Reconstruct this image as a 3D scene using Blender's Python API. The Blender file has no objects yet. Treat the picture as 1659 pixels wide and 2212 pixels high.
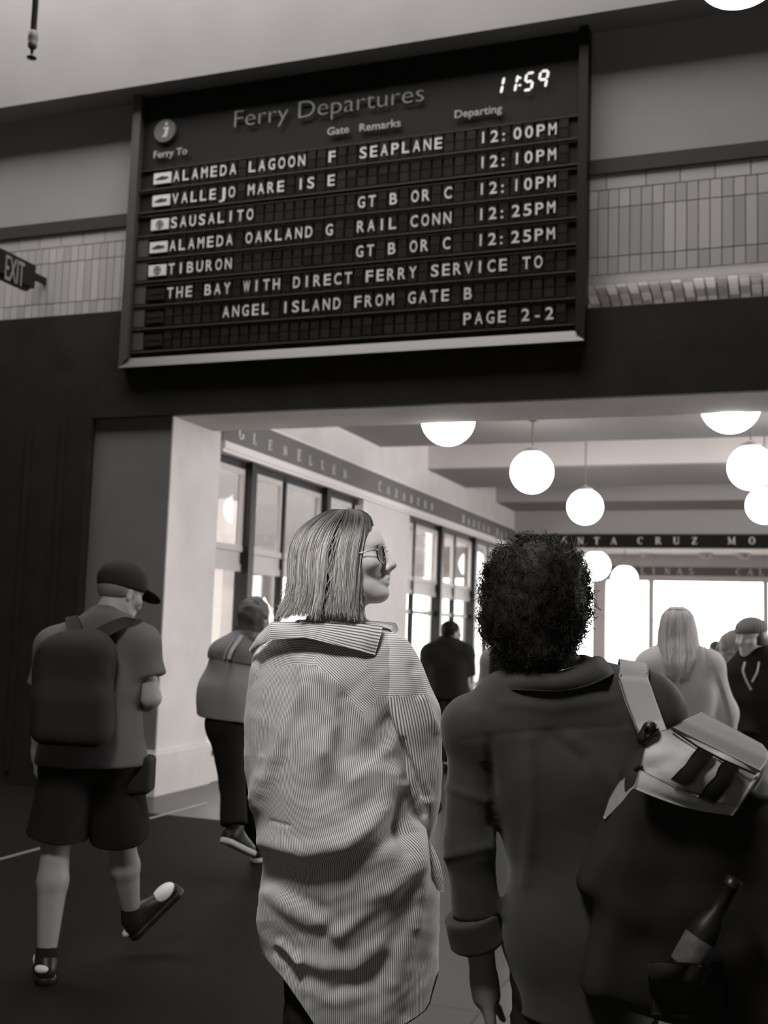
import bpy, math, random
import numpy as np
from mathutils import Vector, Matrix
random.seed(7); rng = np.random.default_rng(7)
SC = bpy.context.scene; COL = SC.collection
PI = math.pi

# ------------------------------------------------------------------ camera
YAW, PITCH, ROLL, FPX, CAMH = [math.radians(v) for v in (20.2, 6.1, 1.87)] + [2400., 1.42]
RR = np.array([math.cos(YAW), math.sin(YAW), 0.]); HF = np.array([-math.sin(YAW), math.cos(YAW), 0.])
FW = HF * math.cos(PITCH) + np.array([0, 0, math.sin(PITCH)])
_u = np.cross(RR, FW)
RT = RR * math.cos(ROLL) + _u * math.sin(ROLL); UP = -RR * math.sin(ROLL) + _u * math.cos(ROLL)
CAM = np.array([0., 0., CAMH])
cd = bpy.data.cameras.new('camera'); cam = bpy.data.objects.new('camera', cd); COL.objects.link(cam)
cam.matrix_world = Matrix(((RT[0], UP[0], -FW[0], 0), (RT[1], UP[1], -FW[1], 0), (RT[2], UP[2], -FW[2], CAMH), (0, 0, 0, 1)))
cd.sensor_fit = 'HORIZONTAL'; cd.sensor_width = 36; cd.lens = FPX / 1659 * 36
cd.dof.use_dof = True; cd.dof.focus_distance = 2.75; cd.dof.aperture_fstop = 5.6
cd.clip_end = 300
SC.camera = cam
def ray(px, py): return FW + RT * (px - 829.5) / FPX - UP * (py - 1106) / FPX
def onplane(px, py, ax, v):
    k = ray(px, py); return CAM + k * ((v - CAM[ax]) / k[ax])

# ------------------------------------------------------------------ world, light, exposure
SC.view_settings.view_transform = 'Standard'; SC.view_settings.look = 'None'
SC.view_settings.exposure = 0.0; SC.view_settings.gamma = 1.0; SC.view_settings.use_curve_mapping = False
SC.cycles.use_denoising = True
SC.cycles.max_bounces = 7; SC.cycles.diffuse_bounces = 4; SC.cycles.glossy_bounces = 3
SC.cycles.sample_clamp_indirect = 6
W = bpy.data.worlds.new('sky'); SC.world = W; W.use_nodes = True
bg = W.node_tree.nodes['Background']; bg.inputs[0].default_value = (1, .985, .97, 1); bg.inputs[1].default_value = 11
def area(name, loc, size, power, look=None, portal=False, col=(1, .99, .985)):
    l = bpy.data.lights.new(name, 'AREA'); l.shape = 'RECTANGLE'; l.size, l.size_y = size; l.energy = power; l.color = col
    o = bpy.data.objects.new(name, l); COL.objects.link(o); o.location = loc
    d = Vector(look) if look else Vector((0, 0, -1)); o.rotation_euler = d.to_track_quat('-Z', 'Y').to_euler()
    if portal: l.cycles.is_portal = True
    return o
SKYLIGHT_POWER = 650
area('skylight', (-4.2, 6.3, 9.3), (9, 2.4), SKYLIGHT_POWER, (0, 0, -1))
def spot(name, loc, to, power, angle, size, blend=.6):
    l = bpy.data.lights.new(name, 'SPOT'); l.energy = power; l.spot_size = math.radians(angle); l.spot_blend = blend; l.shadow_soft_size = size; l.color = (1, .99, .985)
    o = bpy.data.objects.new(name, l); COL.objects.link(o); o.location = loc; o.rotation_euler = (Vector(to) - Vector(loc)).to_track_quat('-Z', 'Y').to_euler()
    return o
spot('people_fill_spot', (-1.05, .75, 3.75), (-1.45, 2.75, .9), 380, 100, .35, .9)  # unseen spot added to light the people from behind and above
area('rear_fill_light', (-2, -6.9, 1.8), (9, 2.6), 45, (0, 1, .1))  # unseen fill added behind the camera to lift the dark surfaces
area('window_portal', (-1.5, 29.9, 1.4), (14, 3.2), 1, (0, -1, 0), True)
area('side_portal', (-5.3, 10.9, 1.6), (4, 3), 1, (1, 0, 0), True)
area('right_fill_light', (6.8, 11.8, 2.9), (7.5, 1.3), 900, (-1, 0, 0))  # unseen fill added at the right wall to brighten the hall
area('far_side_portal', (-5.3, 17.3, 1.6), (6, 3), 1, (1, 0, 0), True)

# ------------------------------------------------------------------ materials
def mat(name, v, rough=.7, tint=None, spec=.3, metal=0, noise=0, nscale=20, bump=0, bscale=200, emit=0, per_island=0, sheen=0):
    m = bpy.data.materials.new(name); m.use_nodes = True; nt = m.node_tree; b = nt.nodes['Principled BSDF']
    if tint is None: tint = (1.05, .985, .965) if v > .05 else (1.1, 1.0, .84)
    c = tuple(min(1, v * t) for t in tint) + (1,)
    b.inputs['Base Color'].default_value = c; b.inputs['Roughness'].default_value = rough; b.inputs['Metallic'].default_value = metal
    b.inputs['Specular IOR Level'].default_value = spec
    if sheen: b.inputs['Sheen Weight'].default_value = sheen; b.inputs['Sheen Roughness'].default_value = .5
    if emit:
        b.inputs['Emission Color'].default_value = (1, .985, .965, 1); b.inputs['Emission Strength'].default_value = emit
    tc = nt.nodes.new('ShaderNodeTexCoord')
    if noise or per_island:
        hs = nt.nodes.new('ShaderNodeHueSaturation'); hs.inputs['Color'].default_value = c
        if per_island:
            g = nt.nodes.new('ShaderNodeNewGeometry'); src = g.outputs['Random Per Island']; lo, hi = 1 - per_island, 1 + per_island
        else:
            n = nt.nodes.new('ShaderNodeTexNoise'); n.inputs['Scale'].default_value = nscale; n.inputs['Detail'].default_value = 5
            nt.links.new(tc.outputs['Object'], n.inputs['Vector']); src = n.outputs[0]; lo, hi = 1 - noise, 1 + noise
        mr = nt.nodes.new('ShaderNodeMapRange'); mr.inputs[3].default_value = lo; mr.inputs[4].default_value = hi
        if not per_island: mr.inputs[1].default_value = .3; mr.inputs[2].default_value = .7
        nt.links.new(src, mr.inputs[0]); nt.links.new(mr.outputs[0], hs.inputs['Value']); nt.links.new(hs.outputs[0], b.inputs['Base Color'])
    if bump:
        n = nt.nodes.new('ShaderNodeTexNoise'); n.inputs['Scale'].default_value = bscale; n.inputs['Detail'].default_value = 3
        nt.links.new(tc.outputs['Object'], n.inputs['Vector'])
        bp = nt.nodes.new('ShaderNodeBump'); bp.inputs['Strength'].default_value = bump; bp.inputs['Distance'].default_value = .01
        nt.links.new(n.outputs[0], bp.inputs['Height']); nt.links.new(bp.outputs[0], b.inputs['Normal'])
    return m
M = {}
M['plaster'] = mat('pale_plaster', .62, .8, noise=.06, nscale=3, bump=.05, bscale=60)
M['ceil'] = mat('ceiling_plaster', .66, .85, noise=.03, nscale=2)
M['upper'] = mat('grey_upper_wall', .33, .8, noise=.04, nscale=2)
M['beamface'] = mat('cream_beam_paint', .29, .75, noise=.05, nscale=2)
M['dark'] = mat('dark_wall_panel', .03, .6, spec=.1, noise=.15, nscale=4)
M['darktrim'] = mat('dark_trim_paint', .05, .5)
M['tile'] = mat('glazed_wall_tile', .46, .35, per_island=.16, spec=.4)
M['grout'] = mat('tile_grout', .2, .9)
M['brick'] = mat('dark_soffit_brick', .36, .4, per_island=.45)
M['frieze'] = mat('grey_frieze_paint', .15, .7)
M['letter'] = mat('pale_letter_paint', .75, .6)
M['moulding'] = mat('cream_moulding', .72, .6)
M['frame'] = mat('dark_window_metal', .015, .4)
M['lightframe'] = mat('pale_window_frame', .5, .5)
M['black'] = mat('black_enamel', .012, .45)
M['boardblack'] = mat('board_black', .017, .5, spec=.2)
M['boardframe'] = mat('brushed_board_frame', .14, .4, metal=.6, bump=.03)
M['fliplet'] = mat('flap_white', .72, .5)
M['hdr'] = mat('header_print_grey', .3, .5)
M['flap'] = mat('flap_black', .018, .35, per_island=.4)
M['led'] = mat('clock_segment', .7, .5, emit=.75)
M['globe'] = mat('opal_globe', .8, .3, emit=6)
M['brass'] = mat('floor_strip_metal', .35, .35, metal=.5)
M['iron'] = mat('painted_pipe', .2, .5)
M['darkmetal'] = mat('dark_metal', .05, .35, metal=.7)
M['canopy'] = mat('exterior_stucco', .12, .8, noise=.05, nscale=2)
M['extdark'] = mat('exterior_awning', .12, .7)
M['extlight'] = mat('exterior_pale', .7, .7)

def floor_mat():
    m = bpy.data.materials.new('dark_polished_floor'); m.use_nodes = True; nt = m.node_tree; b = nt.nodes['Principled BSDF']
    tc = nt.nodes.new('ShaderNodeTexCoord'); mp = nt.nodes.new('ShaderNodeMapping')
    mp.inputs['Location'].default_value = (1.11, -4.25, 0)
    nt.links.new(tc.outputs['Object'], mp.inputs[0])
    br = nt.nodes.new('ShaderNodeTexBrick'); br.offset = 0; br.inputs['Scale'].default_value = 1
    br.inputs['Brick Width'].default_value = 1.1; br.inputs['Row Height'].default_value = 1.1; br.inputs['Mortar Size'].default_value = .006
    br.inputs['Color1'].default_value = (.05, .047, .045, 1); br.inputs['Color2'].default_value = (.042, .0395, .038, 1); br.inputs['Mortar'].default_value = (.004, .004, .004, 1)
    nt.links.new(mp.outputs[0], br.inputs[0])
    n = nt.nodes.new('ShaderNodeTexNoise'); n.inputs['Scale'].default_value = 2.5; n.inputs['Detail'].default_value = 6
    nt.links.new(tc.outputs['Object'], n.inputs[0])
    mr = nt.nodes.new('ShaderNodeMapRange'); mr.inputs[3].default_value = .28; mr.inputs[4].default_value = .36
    nt.links.new(n.outputs[0], mr.inputs[0])
    # darker and rougher along the left of the front hall, polished tile elsewhere
    sx = nt.nodes.new('ShaderNodeSeparateXYZ'); nt.links.new(tc.outputs['Object'], sx.inputs[0])
    def lt(o, v):
        n_ = nt.nodes.new('ShaderNodeMath'); n_.operation = 'LESS_THAN'; nt.links.new(o, n_.inputs[0]); n_.inputs[1].default_value = v; return n_.outputs[0]
    mu = nt.nodes.new('ShaderNodeMath'); mu.operation = 'MULTIPLY_ADD'; sl_ = nt.nodes.new('ShaderNodeMath'); sl_.operation = 'MULTIPLY_ADD'; nt.links.new(sx.outputs[1], sl_.inputs[0]); sl_.inputs[1].default_value = .29; nt.links.new(sx.outputs[0], sl_.inputs[2]); nt.links.new(lt(sl_.outputs[0], -.44), mu.inputs[0]); nt.links.new(lt(sx.outputs[1], 7.45), mu.inputs[1]); mu.use_clamp = True
    m2 = nt.nodes.new('ShaderNodeMath'); m2.operation = 'MULTIPLY'; nt.links.new(lt(sx.outputs[0], -5.4), m2.inputs[0]); nt.links.new(lt(sx.outputs[1], 8.2), m2.inputs[1]); nt.links.new(m2.outputs[0], mu.inputs[2])
    def mixv(a, v, sock):
        m_ = nt.nodes.new('ShaderNodeMix'); nt.links.new(mu.outputs[0], m_.inputs[0])
        if isinstance(a, float): m_.inputs[2].default_value = a
        else: nt.links.new(a, m_.inputs[2])
        m_.inputs[3].default_value = v; nt.links.new(m_.outputs[0], sock)
    mixv(mr.outputs[0], .7, b.inputs['Roughness']); mixv(.5, .05, b.inputs['Specular IOR Level'])
    mc = nt.nodes.new('ShaderNodeMix'); mc.data_type = 'RGBA'; nt.links.new(mu.outputs[0], mc.inputs[0]); nt.links.new(br.outputs[0], mc.inputs[6]); mc.inputs[7].default_value = (.0125, .0113, .0095, 1)
    nt.links.new(mc.outputs[2], b.inputs['Base Color'])
    return m
M['floor'] = floor_mat()
def glass_mat():
    m = bpy.data.materials.new('window_glass'); m.use_nodes = True; nt = m.node_tree
    nt.nodes.remove(nt.nodes['Principled BSDF']); out = nt.nodes['Material Output']
    t = nt.nodes.new('ShaderNodeBsdfTransparent'); g = nt.nodes.new('ShaderNodeBsdfGlossy'); g.inputs['Roughness'].default_value = .02
    t.inputs[0].default_value = (.93, .93, .92, 1)
    g_ = nt.nodes.new('ShaderNodeNewGeometry')
    def vm(op, *a):
        n_ = nt.nodes.new('ShaderNodeVectorMath' if op == 'DOT_PRODUCT' else 'ShaderNodeMath'); n_.operation = op
        for i, x in enumerate(a):
            if isinstance(x, (int, float)): n_.inputs[i].default_value = x
            else: nt.links.new(x, n_.inputs[i])
        return n_.outputs['Value']
    c_ = vm('ABSOLUTE', vm('DOT_PRODUCT', g_.outputs['Normal'], g_.outputs['Incoming']))
    fr_out = vm('ADD', .035, vm('MULTIPLY', .9, vm('POWER', vm('SUBTRACT', 1.0, c_), 5.0)))
    mx = nt.nodes.new('ShaderNodeMixShader')
    nt.links.new(fr_out, mx.inputs[0]); nt.links.new(t.outputs[0], mx.inputs[1]); nt.links.new(g.outputs[0], mx.inputs[2])
    nt.links.new(mx.outputs[0], out.inputs[0]); return m
M['glass'] = glass_mat()

# ------------------------------------------------------------------ mesh helpers
def link(name, me, m=None, parent=None):
    o = bpy.data.objects.new(name, me); COL.objects.link(o)
    if m is not None and me is not None:
        for mm in (m if isinstance(m, (list, tuple)) else [m]): me.materials.append(mm)
    if parent is not None: o.parent = parent
    return o
def tag(o, label=None, cat=None, group=None, kind=None):
    for k, v in (('label', label), ('category', cat), ('group', group), ('kind', kind)):
        if v: o[k] = v
    return o
def empty(name, loc=(0, 0, 0), rz=0, **k):
    o = bpy.data.objects.new(name, None); COL.objects.link(o); o.location = loc; o.rotation_euler = (0, 0, rz); o.empty_display_size = .1
    return tag(o, **k)
def mesh_np(name, V, Q, smooth=True):
    """V (n,3); Q (m,k) faces all of k corners"""
    V = np.asarray(V, np.float32); Q = np.asarray(Q, np.int32); k = Q.shape[1]
    me = bpy.data.meshes.new(name); me.vertices.add(len(V)); me.vertices.foreach_set('co', V.ravel())
    me.loops.add(Q.size); me.loops.foreach_set('vertex_index', Q.ravel())
    me.polygons.add(len(Q)); me.polygons.foreach_set('loop_start', np.arange(0, Q.size, k, dtype=np.int32))
    if smooth: me.polygons.foreach_set('use_smooth', np.ones(len(Q), bool))
    me.update(calc_edges=True); me.validate(); return me
class MB:
    def __init__(s): s.v = []; s.f = []; s.sm = []
    def box(s, x0, x1, y0, y1, z0, z1, R=None, c=None):
        n = len(s.v); P = [(x, y, z) for x in (x0, x1) for y in (y0, y1) for z in (z0, z1)]
        if R is not None: P = [tuple(np.asarray(c) + R @ np.array(p)) for p in P]
        s.v += P
        for q in ((0, 1, 3, 2), (4, 6, 7, 5), (0, 4, 5, 1), (2, 3, 7, 6), (0, 2, 6, 4), (1, 5, 7, 3)): s.f.append(tuple(n + i for i in q)); s.sm.append(False)
        return s
    def prism(s, poly, fn0, fn1):
        n = len(s.v); k = len(poly); s.v += [tuple(fn0(*p)) for p in poly] + [tuple(fn1(*p)) for p in poly]
        s.f.append(tuple(n + i for i in range(k))); s.f.append(tuple(n + k + i for i in range(k - 1, -1, -1))); s.sm += [False] * 2
        for i in range(k):
            j = (i + 1) % k; s.f.append((n + i, n + k + i, n + k + j, n + j)); s.sm.append(False)
        return s
    def lathe(s, prof, n=24, o=(0, 0, 0), smooth=True):
        b = len(s.v); k = len(prof)
        for i in range(n):
            a = 2 * PI * i / n
            for r, z in prof: s.v.append((o[0] + r * math.cos(a), o[1] + r * math.sin(a), o[2] + z))
        for i in range(n):
            for j in range(k - 1):
                s.f.append((b + i * k + j, b + ((i + 1) % n) * k + j, b + ((i + 1) % n) * k + j + 1, b + i * k + j + 1)); s.sm.append(smooth)
        return s
    def tube(s, pts, r, n=8, cap=True):
        P = np.array(pts, float); k = len(P); rs = np.broadcast_to(np.asarray(r, float), (k,)); T = np.gradient(P, axis=0)
        T /= np.linalg.norm(T, axis=1)[:, None] + 1e-9
        ref = np.array([0, 0, 1.]) if abs(T[0][2]) < .9 else np.array([1., 0, 0]); b = len(s.v)
        for i in range(k):
            a = np.cross(T[i], ref); a /= np.linalg.norm(a) + 1e-9; c = np.cross(T[i], a)
            for j in range(n): s.v.append(tuple(P[i] + rs[i] * (a * math.cos(2 * PI * j / n) + c * math.sin(2 * PI * j / n))))
        for i in range(k - 1):
            for j in range(n): s.f.append((b + i * n + j, b + i * n + (j + 1) % n, b + (i + 1) * n + (j + 1) % n, b + (i + 1) * n + j)); s.sm.append(True)
        if cap:
            s.f.append(tuple(b + j for j in range(n - 1, -1, -1))); s.f.append(tuple(b + (k - 1) * n + j for j in range(n))); s.sm += [False] * 2
        return s
    def mesh(s, name):
        me = bpy.data.meshes.new(name); me.from_pydata([tuple(map(float, v)) for v in s.v], [], s.f)
        me.polygons.foreach_set('use_smooth', s.sm); me.update(); return me
    def build(s, name, m, parent=None): return link(name, s.mesh(name), m, parent)
def struct(name, mb, m, parent=None):
    o = mb.build(name, m, parent)
    if parent is None: o['kind'] = 'structure'
    return o
def text_data(txt, size, ext=.004, off=0.0, align='LEFT', sx=1.0):
    cu = bpy.data.curves.new('t', 'FONT'); cu.body = txt; cu.size = size; cu.extrude = ext; cu.offset = off; cu.align_x = align; cu.resolution_u = 4
    o = bpy.data.objects.new('t', cu); COL.objects.link(o); dg = bpy.context.evaluated_depsgraph_get(); dg.update()
    me = bpy.data.meshes.new_from_object(o.evaluated_get(dg)); bpy.data.objects.remove(o)
    V = [(v.co.x * sx, v.co.y, v.co.z) for v in me.vertices]; F = [tuple(p.vertices) for p in me.polygons]; bpy.data.meshes.remove(me)
    return V, F
def add_text(mb, txt, size, fn, **k):
    V, F = text_data(txt, size, **k); n = len(mb.v)
    mb.v += [tuple(fn(*p)) for p in V]; mb.f += [tuple(n + i for i in f) for f in F]; mb.sm += [False] * len(F)

# ------------------------------------------------------------------ signed-distance sculpting
def rc(a, b, ra, rb=None, k=None, cut=0, sub=False, sq=None):
    return dict(t='rc', a=np.array(a, float), b=np.array(b, float), ra=ra, rb=ra if rb is None else rb, k=k, cut=cut, sub=sub, sq=sq)
def el(c, r, R=None, k=None, sub=False): return dict(t='el', c=np.array(c, float), r=np.array(r, float), R=R, k=k, sub=sub)
def bx(c, hs, rad, R=None, k=None, sub=False): return dict(t='bx', c=np.array(c, float), hs=np.array(hs, float), rad=rad, R=R, k=k, sub=sub)
def prim_bbox(p):
    if p['t'] == 'rc':
        r = max(p['ra'], p['rb']); return np.minimum(p['a'], p['b']) - r, np.maximum(p['a'], p['b']) + r
    r = float(np.max(p['r'])) if p['t'] == 'el' else float(np.linalg.norm(p['hs']) + p['rad'])
    return p['c'] - r, p['c'] + r
def prim_eval(p, X, Y, Z):
    if p['t'] == 'rc':
        a, b = p['a'], p['b']; ba = b - a; l2 = ba @ ba + 1e-12
        px, py, pz = X - a[0], Y - a[1], Z - a[2]
        t0 = (px * ba[0] + py * ba[1] + pz * ba[2]) / l2; t = np.clip(t0, 0, 1)
        d = np.sqrt((px - t * ba[0])**2 + (py - t * ba[1])**2 + (pz - t * ba[2])**2) - (p['ra'] + (p['rb'] - p['ra']) * t)
        if p['cut']:
            L = math.sqrt(l2)
            if p['cut'] & 1: d = np.maximum(d, (t0 - 1) * L)
            if p['cut'] & 2: d = np.maximum(d, -t0 * L)
        return d
    c = p['c']; x, y, z = X - c[0], Y - c[1], Z - c[2]
    if p['R'] is not None:
        R = p['R']; x, y, z = [R[0, i] * x + R[1, i] * y + R[2, i] * z for i in range(3)]
    if p['t'] == 'el':
        r = p['r']; k0 = np.sqrt((x / r[0])**2 + (y / r[1])**2 + (z / r[2])**2); k1 = np.sqrt((x / r[0]**2)**2 + (y / r[1]**2)**2 + (z / r[2]**2)**2) + 1e-9
        return k0 * (k0 - 1) / k1
    h = p['hs']; q = [np.abs(v) - h[i] for i, v in enumerate((x, y, z))]
    return np.sqrt(sum(np.maximum(v, 0)**2 for v in q)) + np.minimum(np.maximum(np.maximum(q[0], q[1]), q[2]), 0) - p['rad']
def sculpt(prims, h=.008, k=.02, planes=(), smooth=2, fn=None):
    """prims in order -> smooth union, surface nets; planes: (point, normal) removes the side the normal points to"""
    lo = np.min([prim_bbox(p)[0] for p in prims if not p['sub']], axis=0) - 3 * h; hi = np.max([prim_bbox(p)[1] for p in prims if not p['sub']], axis=0) + 3 * h
    n = np.ceil((hi - lo) / h).astype(int) + 1
    D = np.full(n, .5, np.float32); ax = [(lo[i] + h * np.arange(n[i])).astype(np.float32) for i in range(3)]
    for p in prims:
        kk = p['k'] if p['k'] is not None else k
        a, b = prim_bbox(p); i0 = np.clip(((a - kk - 2 * h - lo) / h).astype(int), 0, n - 1); i1 = np.clip(((b + kk + 2 * h - lo) / h).astype(int) + 2, 1, n)
        if np.any(i1 <= i0): continue
        s = tuple(slice(i0[i], i1[i]) for i in range(3))
        d = prim_eval(p, ax[0][s[0]][:, None, None], ax[1][s[1]][None, :, None], ax[2][s[2]][None, None, :])
        A = D[s]
        if p['sub']:
            d = -d; hh = np.maximum(kk - np.abs(A - d), 0) / max(kk, 1e-6); D[s] = np.maximum(A, d) + hh * hh * kk * .25
        else:
            hh = np.maximum(kk - np.abs(A - d), 0) / max(kk, 1e-6); D[s] = np.minimum(A, d) - hh * hh * kk * .25
    for P, N in planes:
        N = np.array(N, float); N /= np.linalg.norm(N)
        D = np.maximum(D, ((ax[0] - P[0]) * N[0])[:, None, None] + ((ax[1] - P[1]) * N[1])[None, :, None] + ((ax[2] - P[2]) * N[2])[None, None, :])
    S = D < 0; c = [slice(0, -1), slice(1, None)]
    cnt = np.zeros(n - 1, np.int8)
    for i in (0, 1):
        for j in (0, 1):
            for l in (0, 1): cnt += S[c[i], c[j], c[l]]
    act = (cnt > 0) & (cnt < 8); I = np.argwhere(act); idx = np.full(n - 1, -1, np.int32); idx[act] = np.arange(len(I))
    acc = np.zeros((len(I), 3)); num = np.zeros(len(I))
    cor = [(i, j, l) for i in (0, 1) for j in (0, 1) for l in (0, 1)]
    dv = {q: D[I[:, 0] + q[0], I[:, 1] + q[1], I[:, 2] + q[2]] for q in cor}
    for q in cor:
        for a in range(3):
            if q[a] == 0:
                q2 = list(q); q2[a] = 1; q2 = tuple(q2); d0, d1 = dv[q], dv[q2]; m = (d0 < 0) != (d1 < 0)
                t = np.where(m, d0 / np.where(m, d0 - d1, 1), 0)
                for b in range(3): acc[:, b] += np.where(m, q[b] + (t if b == a else 0), 0)
                num += m
    V = lo + h * (I + acc / num[:, None])
    Q = []
    for a in range(3):
        b, e = (a + 1) % 3, (a + 2) % 3
        s0 = [slice(None)] * 3; s1 = [slice(None)] * 3; s0[a] = slice(0, -1); s1[a] = slice(1, None)
        ch = S[tuple(s0)] != S[tuple(s1)]; E = np.argwhere(ch); E = E[(E[:, b] > 0) & (E[:, e] > 0) & (E[:, b] < n[b] - 1) & (E[:, e] < n[e] - 1)]
        sg = S[E[:, 0], E[:, 1], E[:, 2]]
        def cell(db, de):
            T = E.copy(); T[:, b] -= db; T[:, e] -= de; return idx[T[:, 0], T[:, 1], T[:, 2]]
        q = np.stack([cell(1, 1), cell(0, 1), cell(0, 0), cell(1, 0)], 1); q[~sg] = q[~sg][:, ::-1]; Q.append(q)
    Q = np.concatenate(Q); Q = Q[(Q >= 0).all(1)]
    if smooth: V = relax(V, Q, smooth)
    if fn is not None:
        V = V + normals(V, Q) * fn(V)[:, None]
    return V, Q
def relax(V, Q, it):
    e = np.concatenate([Q[:, [i, (i + 1) % 4]] for i in range(4)]); a, b = e[:, 0], e[:, 1]; n = len(V)
    deg = np.bincount(a, minlength=n) + np.bincount(b, minlength=n)
    for _ in range(it):
        S = np.stack([np.bincount(a, V[b, i], n) + np.bincount(b, V[a, i], n) for i in range(3)], 1); V = .4 * V + .6 * S / np.maximum(deg, 1)[:, None]
    return V
def normals(V, Q):
    fn_ = np.cross(V[Q[:, 2]] - V[Q[:, 0]], V[Q[:, 3]] - V[Q[:, 1]]); N = np.zeros_like(V)
    for i in range(4):
        for j in range(3): N[:, j] += np.bincount(Q[:, i], fn_[:, j], len(V))
    return N / (np.linalg.norm(N, axis=1)[:, None] + 1e-12)
def wob(V, f, seed, oct=3):
    r = np.random.default_rng(seed); out = np.zeros(len(V)); a = 1.
    for o in range(oct):
        for _ in range(3):
            w = r.normal(size=3) * f; out += a * np.sin(V @ w + r.uniform(0, 6.28) + 1.5 * np.sin(V @ (r.normal(size=3) * f * .6)))
        f *= 1.9; a *= .5
    return out / 3
def wrinkle(amp, f, seed): return lambda V: amp * (1 - 2 * np.abs(wob(V, f, seed, 2))).clip(-1, 1)
def part(name, VQ, m, parent, **k): return tag(link(name, mesh_np(name, *VQ), m, parent), **k)
def strands(name, P, R, m, parent, sides=3):
    """P (N,M,3) paths, R (N,M) radii -> one mesh of thin tubes"""
    P = np.asarray(P, float); R = np.asarray(R, float); N, K, _ = P.shape; T = np.gradient(P, axis=1); T /= np.linalg.norm(T, axis=2)[..., None] + 1e-9
    A = np.zeros_like(T); a = np.cross(T[:, 0], np.array([.31, .9, .2])); A[:, 0] = a / (np.linalg.norm(a, axis=1)[:, None] + 1e-9)
    for i in range(1, K):   # carry the cross-section along without twisting
        a = A[:, i - 1] - T[:, i] * (A[:, i - 1] * T[:, i]).sum(1)[:, None]; A[:, i] = a / (np.linalg.norm(a, axis=1)[:, None] + 1e-9)
    B = np.cross(T, A)
    ang = 2 * PI * np.arange(sides) / sides
    V = P[:, :, None] + R[:, :, None, None] * (A[:, :, None] * np.cos(ang)[:, None] + B[:, :, None] * np.sin(ang)[:, None])
    ii = np.arange(N)[:, None, None] * K * sides + np.arange(K - 1)[None, :, None] * sides; j = np.arange(sides); j2 = (j + 1) % sides
    Q = np.stack([ii + j, ii + j2, ii + sides + j2, ii + sides + j], -1).reshape(-1, 4)
    return link(name, mesh_np(name, V.reshape(-1, 3), Q), m, parent)

# ================================================================== the setting
YF = 8.175
struct('floor', MB().box(-9, 7, -7, 33, -.12, 0), M['floor'])
struct('ground_outside', MB().box(-40, -9, -5, 80, -.2, -.06).box(-9, 40, 33, 80, -.2, -.06), M['extlight'])
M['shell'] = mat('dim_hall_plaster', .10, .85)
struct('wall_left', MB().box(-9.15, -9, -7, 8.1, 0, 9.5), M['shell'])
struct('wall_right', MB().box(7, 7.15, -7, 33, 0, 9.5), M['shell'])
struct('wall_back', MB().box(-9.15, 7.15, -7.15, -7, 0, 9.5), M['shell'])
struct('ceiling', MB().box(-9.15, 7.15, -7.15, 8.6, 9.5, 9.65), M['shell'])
struct('wall_front_upper', MB().box(-9, 7, YF, 8.6, 5.04, 9.5), M['upper'])
o = struct('trim_1', MB().box(-9, 7, 7.89, YF - .001, 6.07, 7.22), M['beamface'])
struct('trim_2', MB().box(-9, 7, YF - .02, YF + .2, 4.925, 5.04), M['darktrim'])
# tile band: every tile a raised face, grout behind
def tile_rows(mb, x0, x1, rows, y0, y1):
    for (za, zb, w, off) in rows:
        n = int((x1 - x0) / w) + 2
        for i in range(n):
            a = max(x0, x0 + i * w - off + .004); b = min(x1, x0 + (i + 1) * w - off - .004)
            if b - a > .02: mb.box(a, b, y0, y1, za + .004, zb - .004)
gr = struct('wall_front_tiled', MB().box(-9, 7, YF + .006, 8.6, 4.14, 4.925), M['grout'])
TR = [(4.80, 4.925, .235, .05), (4.655, 4.80, .078, 0), (4.275, 4.655, .078, 0), (4.14, 4.275, .078, 0)]
mb = MB(); tile_rows(mb, -9, -1.2, TR, YF, YF + .02); tile_rows(mb, -1.2, 7, [(a, b, w * 1.06, o_) for a, b, w, o_ in TR], YF, YF + .02)
struct('tile_band', mb, M['tile'], gr)
# curved brick underside behind the tile band
mb = MB()
NB = 9
for k in range(NB):
    t0, t1 = k / NB, (k + 1) / NB
    f = lambda t: (YF + .02 + .98 * math.sin(t * PI / 2 * .92), 4.14 - .26 * (1 - math.cos(t * PI / 2)) + .02 * math.sin(t * PI))
    for i in range(100):
        xa = -1.75 + i * .0825; xb = xa + .0825 - .012
        (ya, za), (yb, zb) = f(t0 + .004), f(t1 - .004); n = len(mb.v)
        mb.v += [(xa, ya, za), (xb, ya, za), (xb, yb, zb), (xa, yb, zb), (xa, ya, za + .03), (xb, ya, za + .03), (xb, yb, zb + .03), (xa, yb, zb + .03)]
        for q in ((0, 3, 2, 1), (4, 5, 6, 7), (0, 1, 5, 4), (2, 3, 7, 6), (0, 4, 7, 3), (1, 2, 6, 5)): mb.f.append(tuple(n + j for j in q)); mb.sm.append(False)
struct('brick_soffit', mb, M['brick'], gr)
struct('trim_3', MB().box(-1.8, 7, YF + .02, 9.3, 4.2, 4.24), M['black'])
# unseen fill lamp added on the lintel to brighten the brick underside
cl = empty('soffit_fill_lamp', (1.2, 8.32, 3.86), label='slim unseen fill lamp added on the lintel under the brick soffit', cat='lamp')
MB().box(-2.6, 2.6, -.03, .03, 0, .03).build('fill_lamp_housing', M['darkmetal'], cl)
l = area('soffit_fill_light', (0, 0, .05), (5, .05), 9, (0, .3, 1)); l.parent = cl
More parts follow.
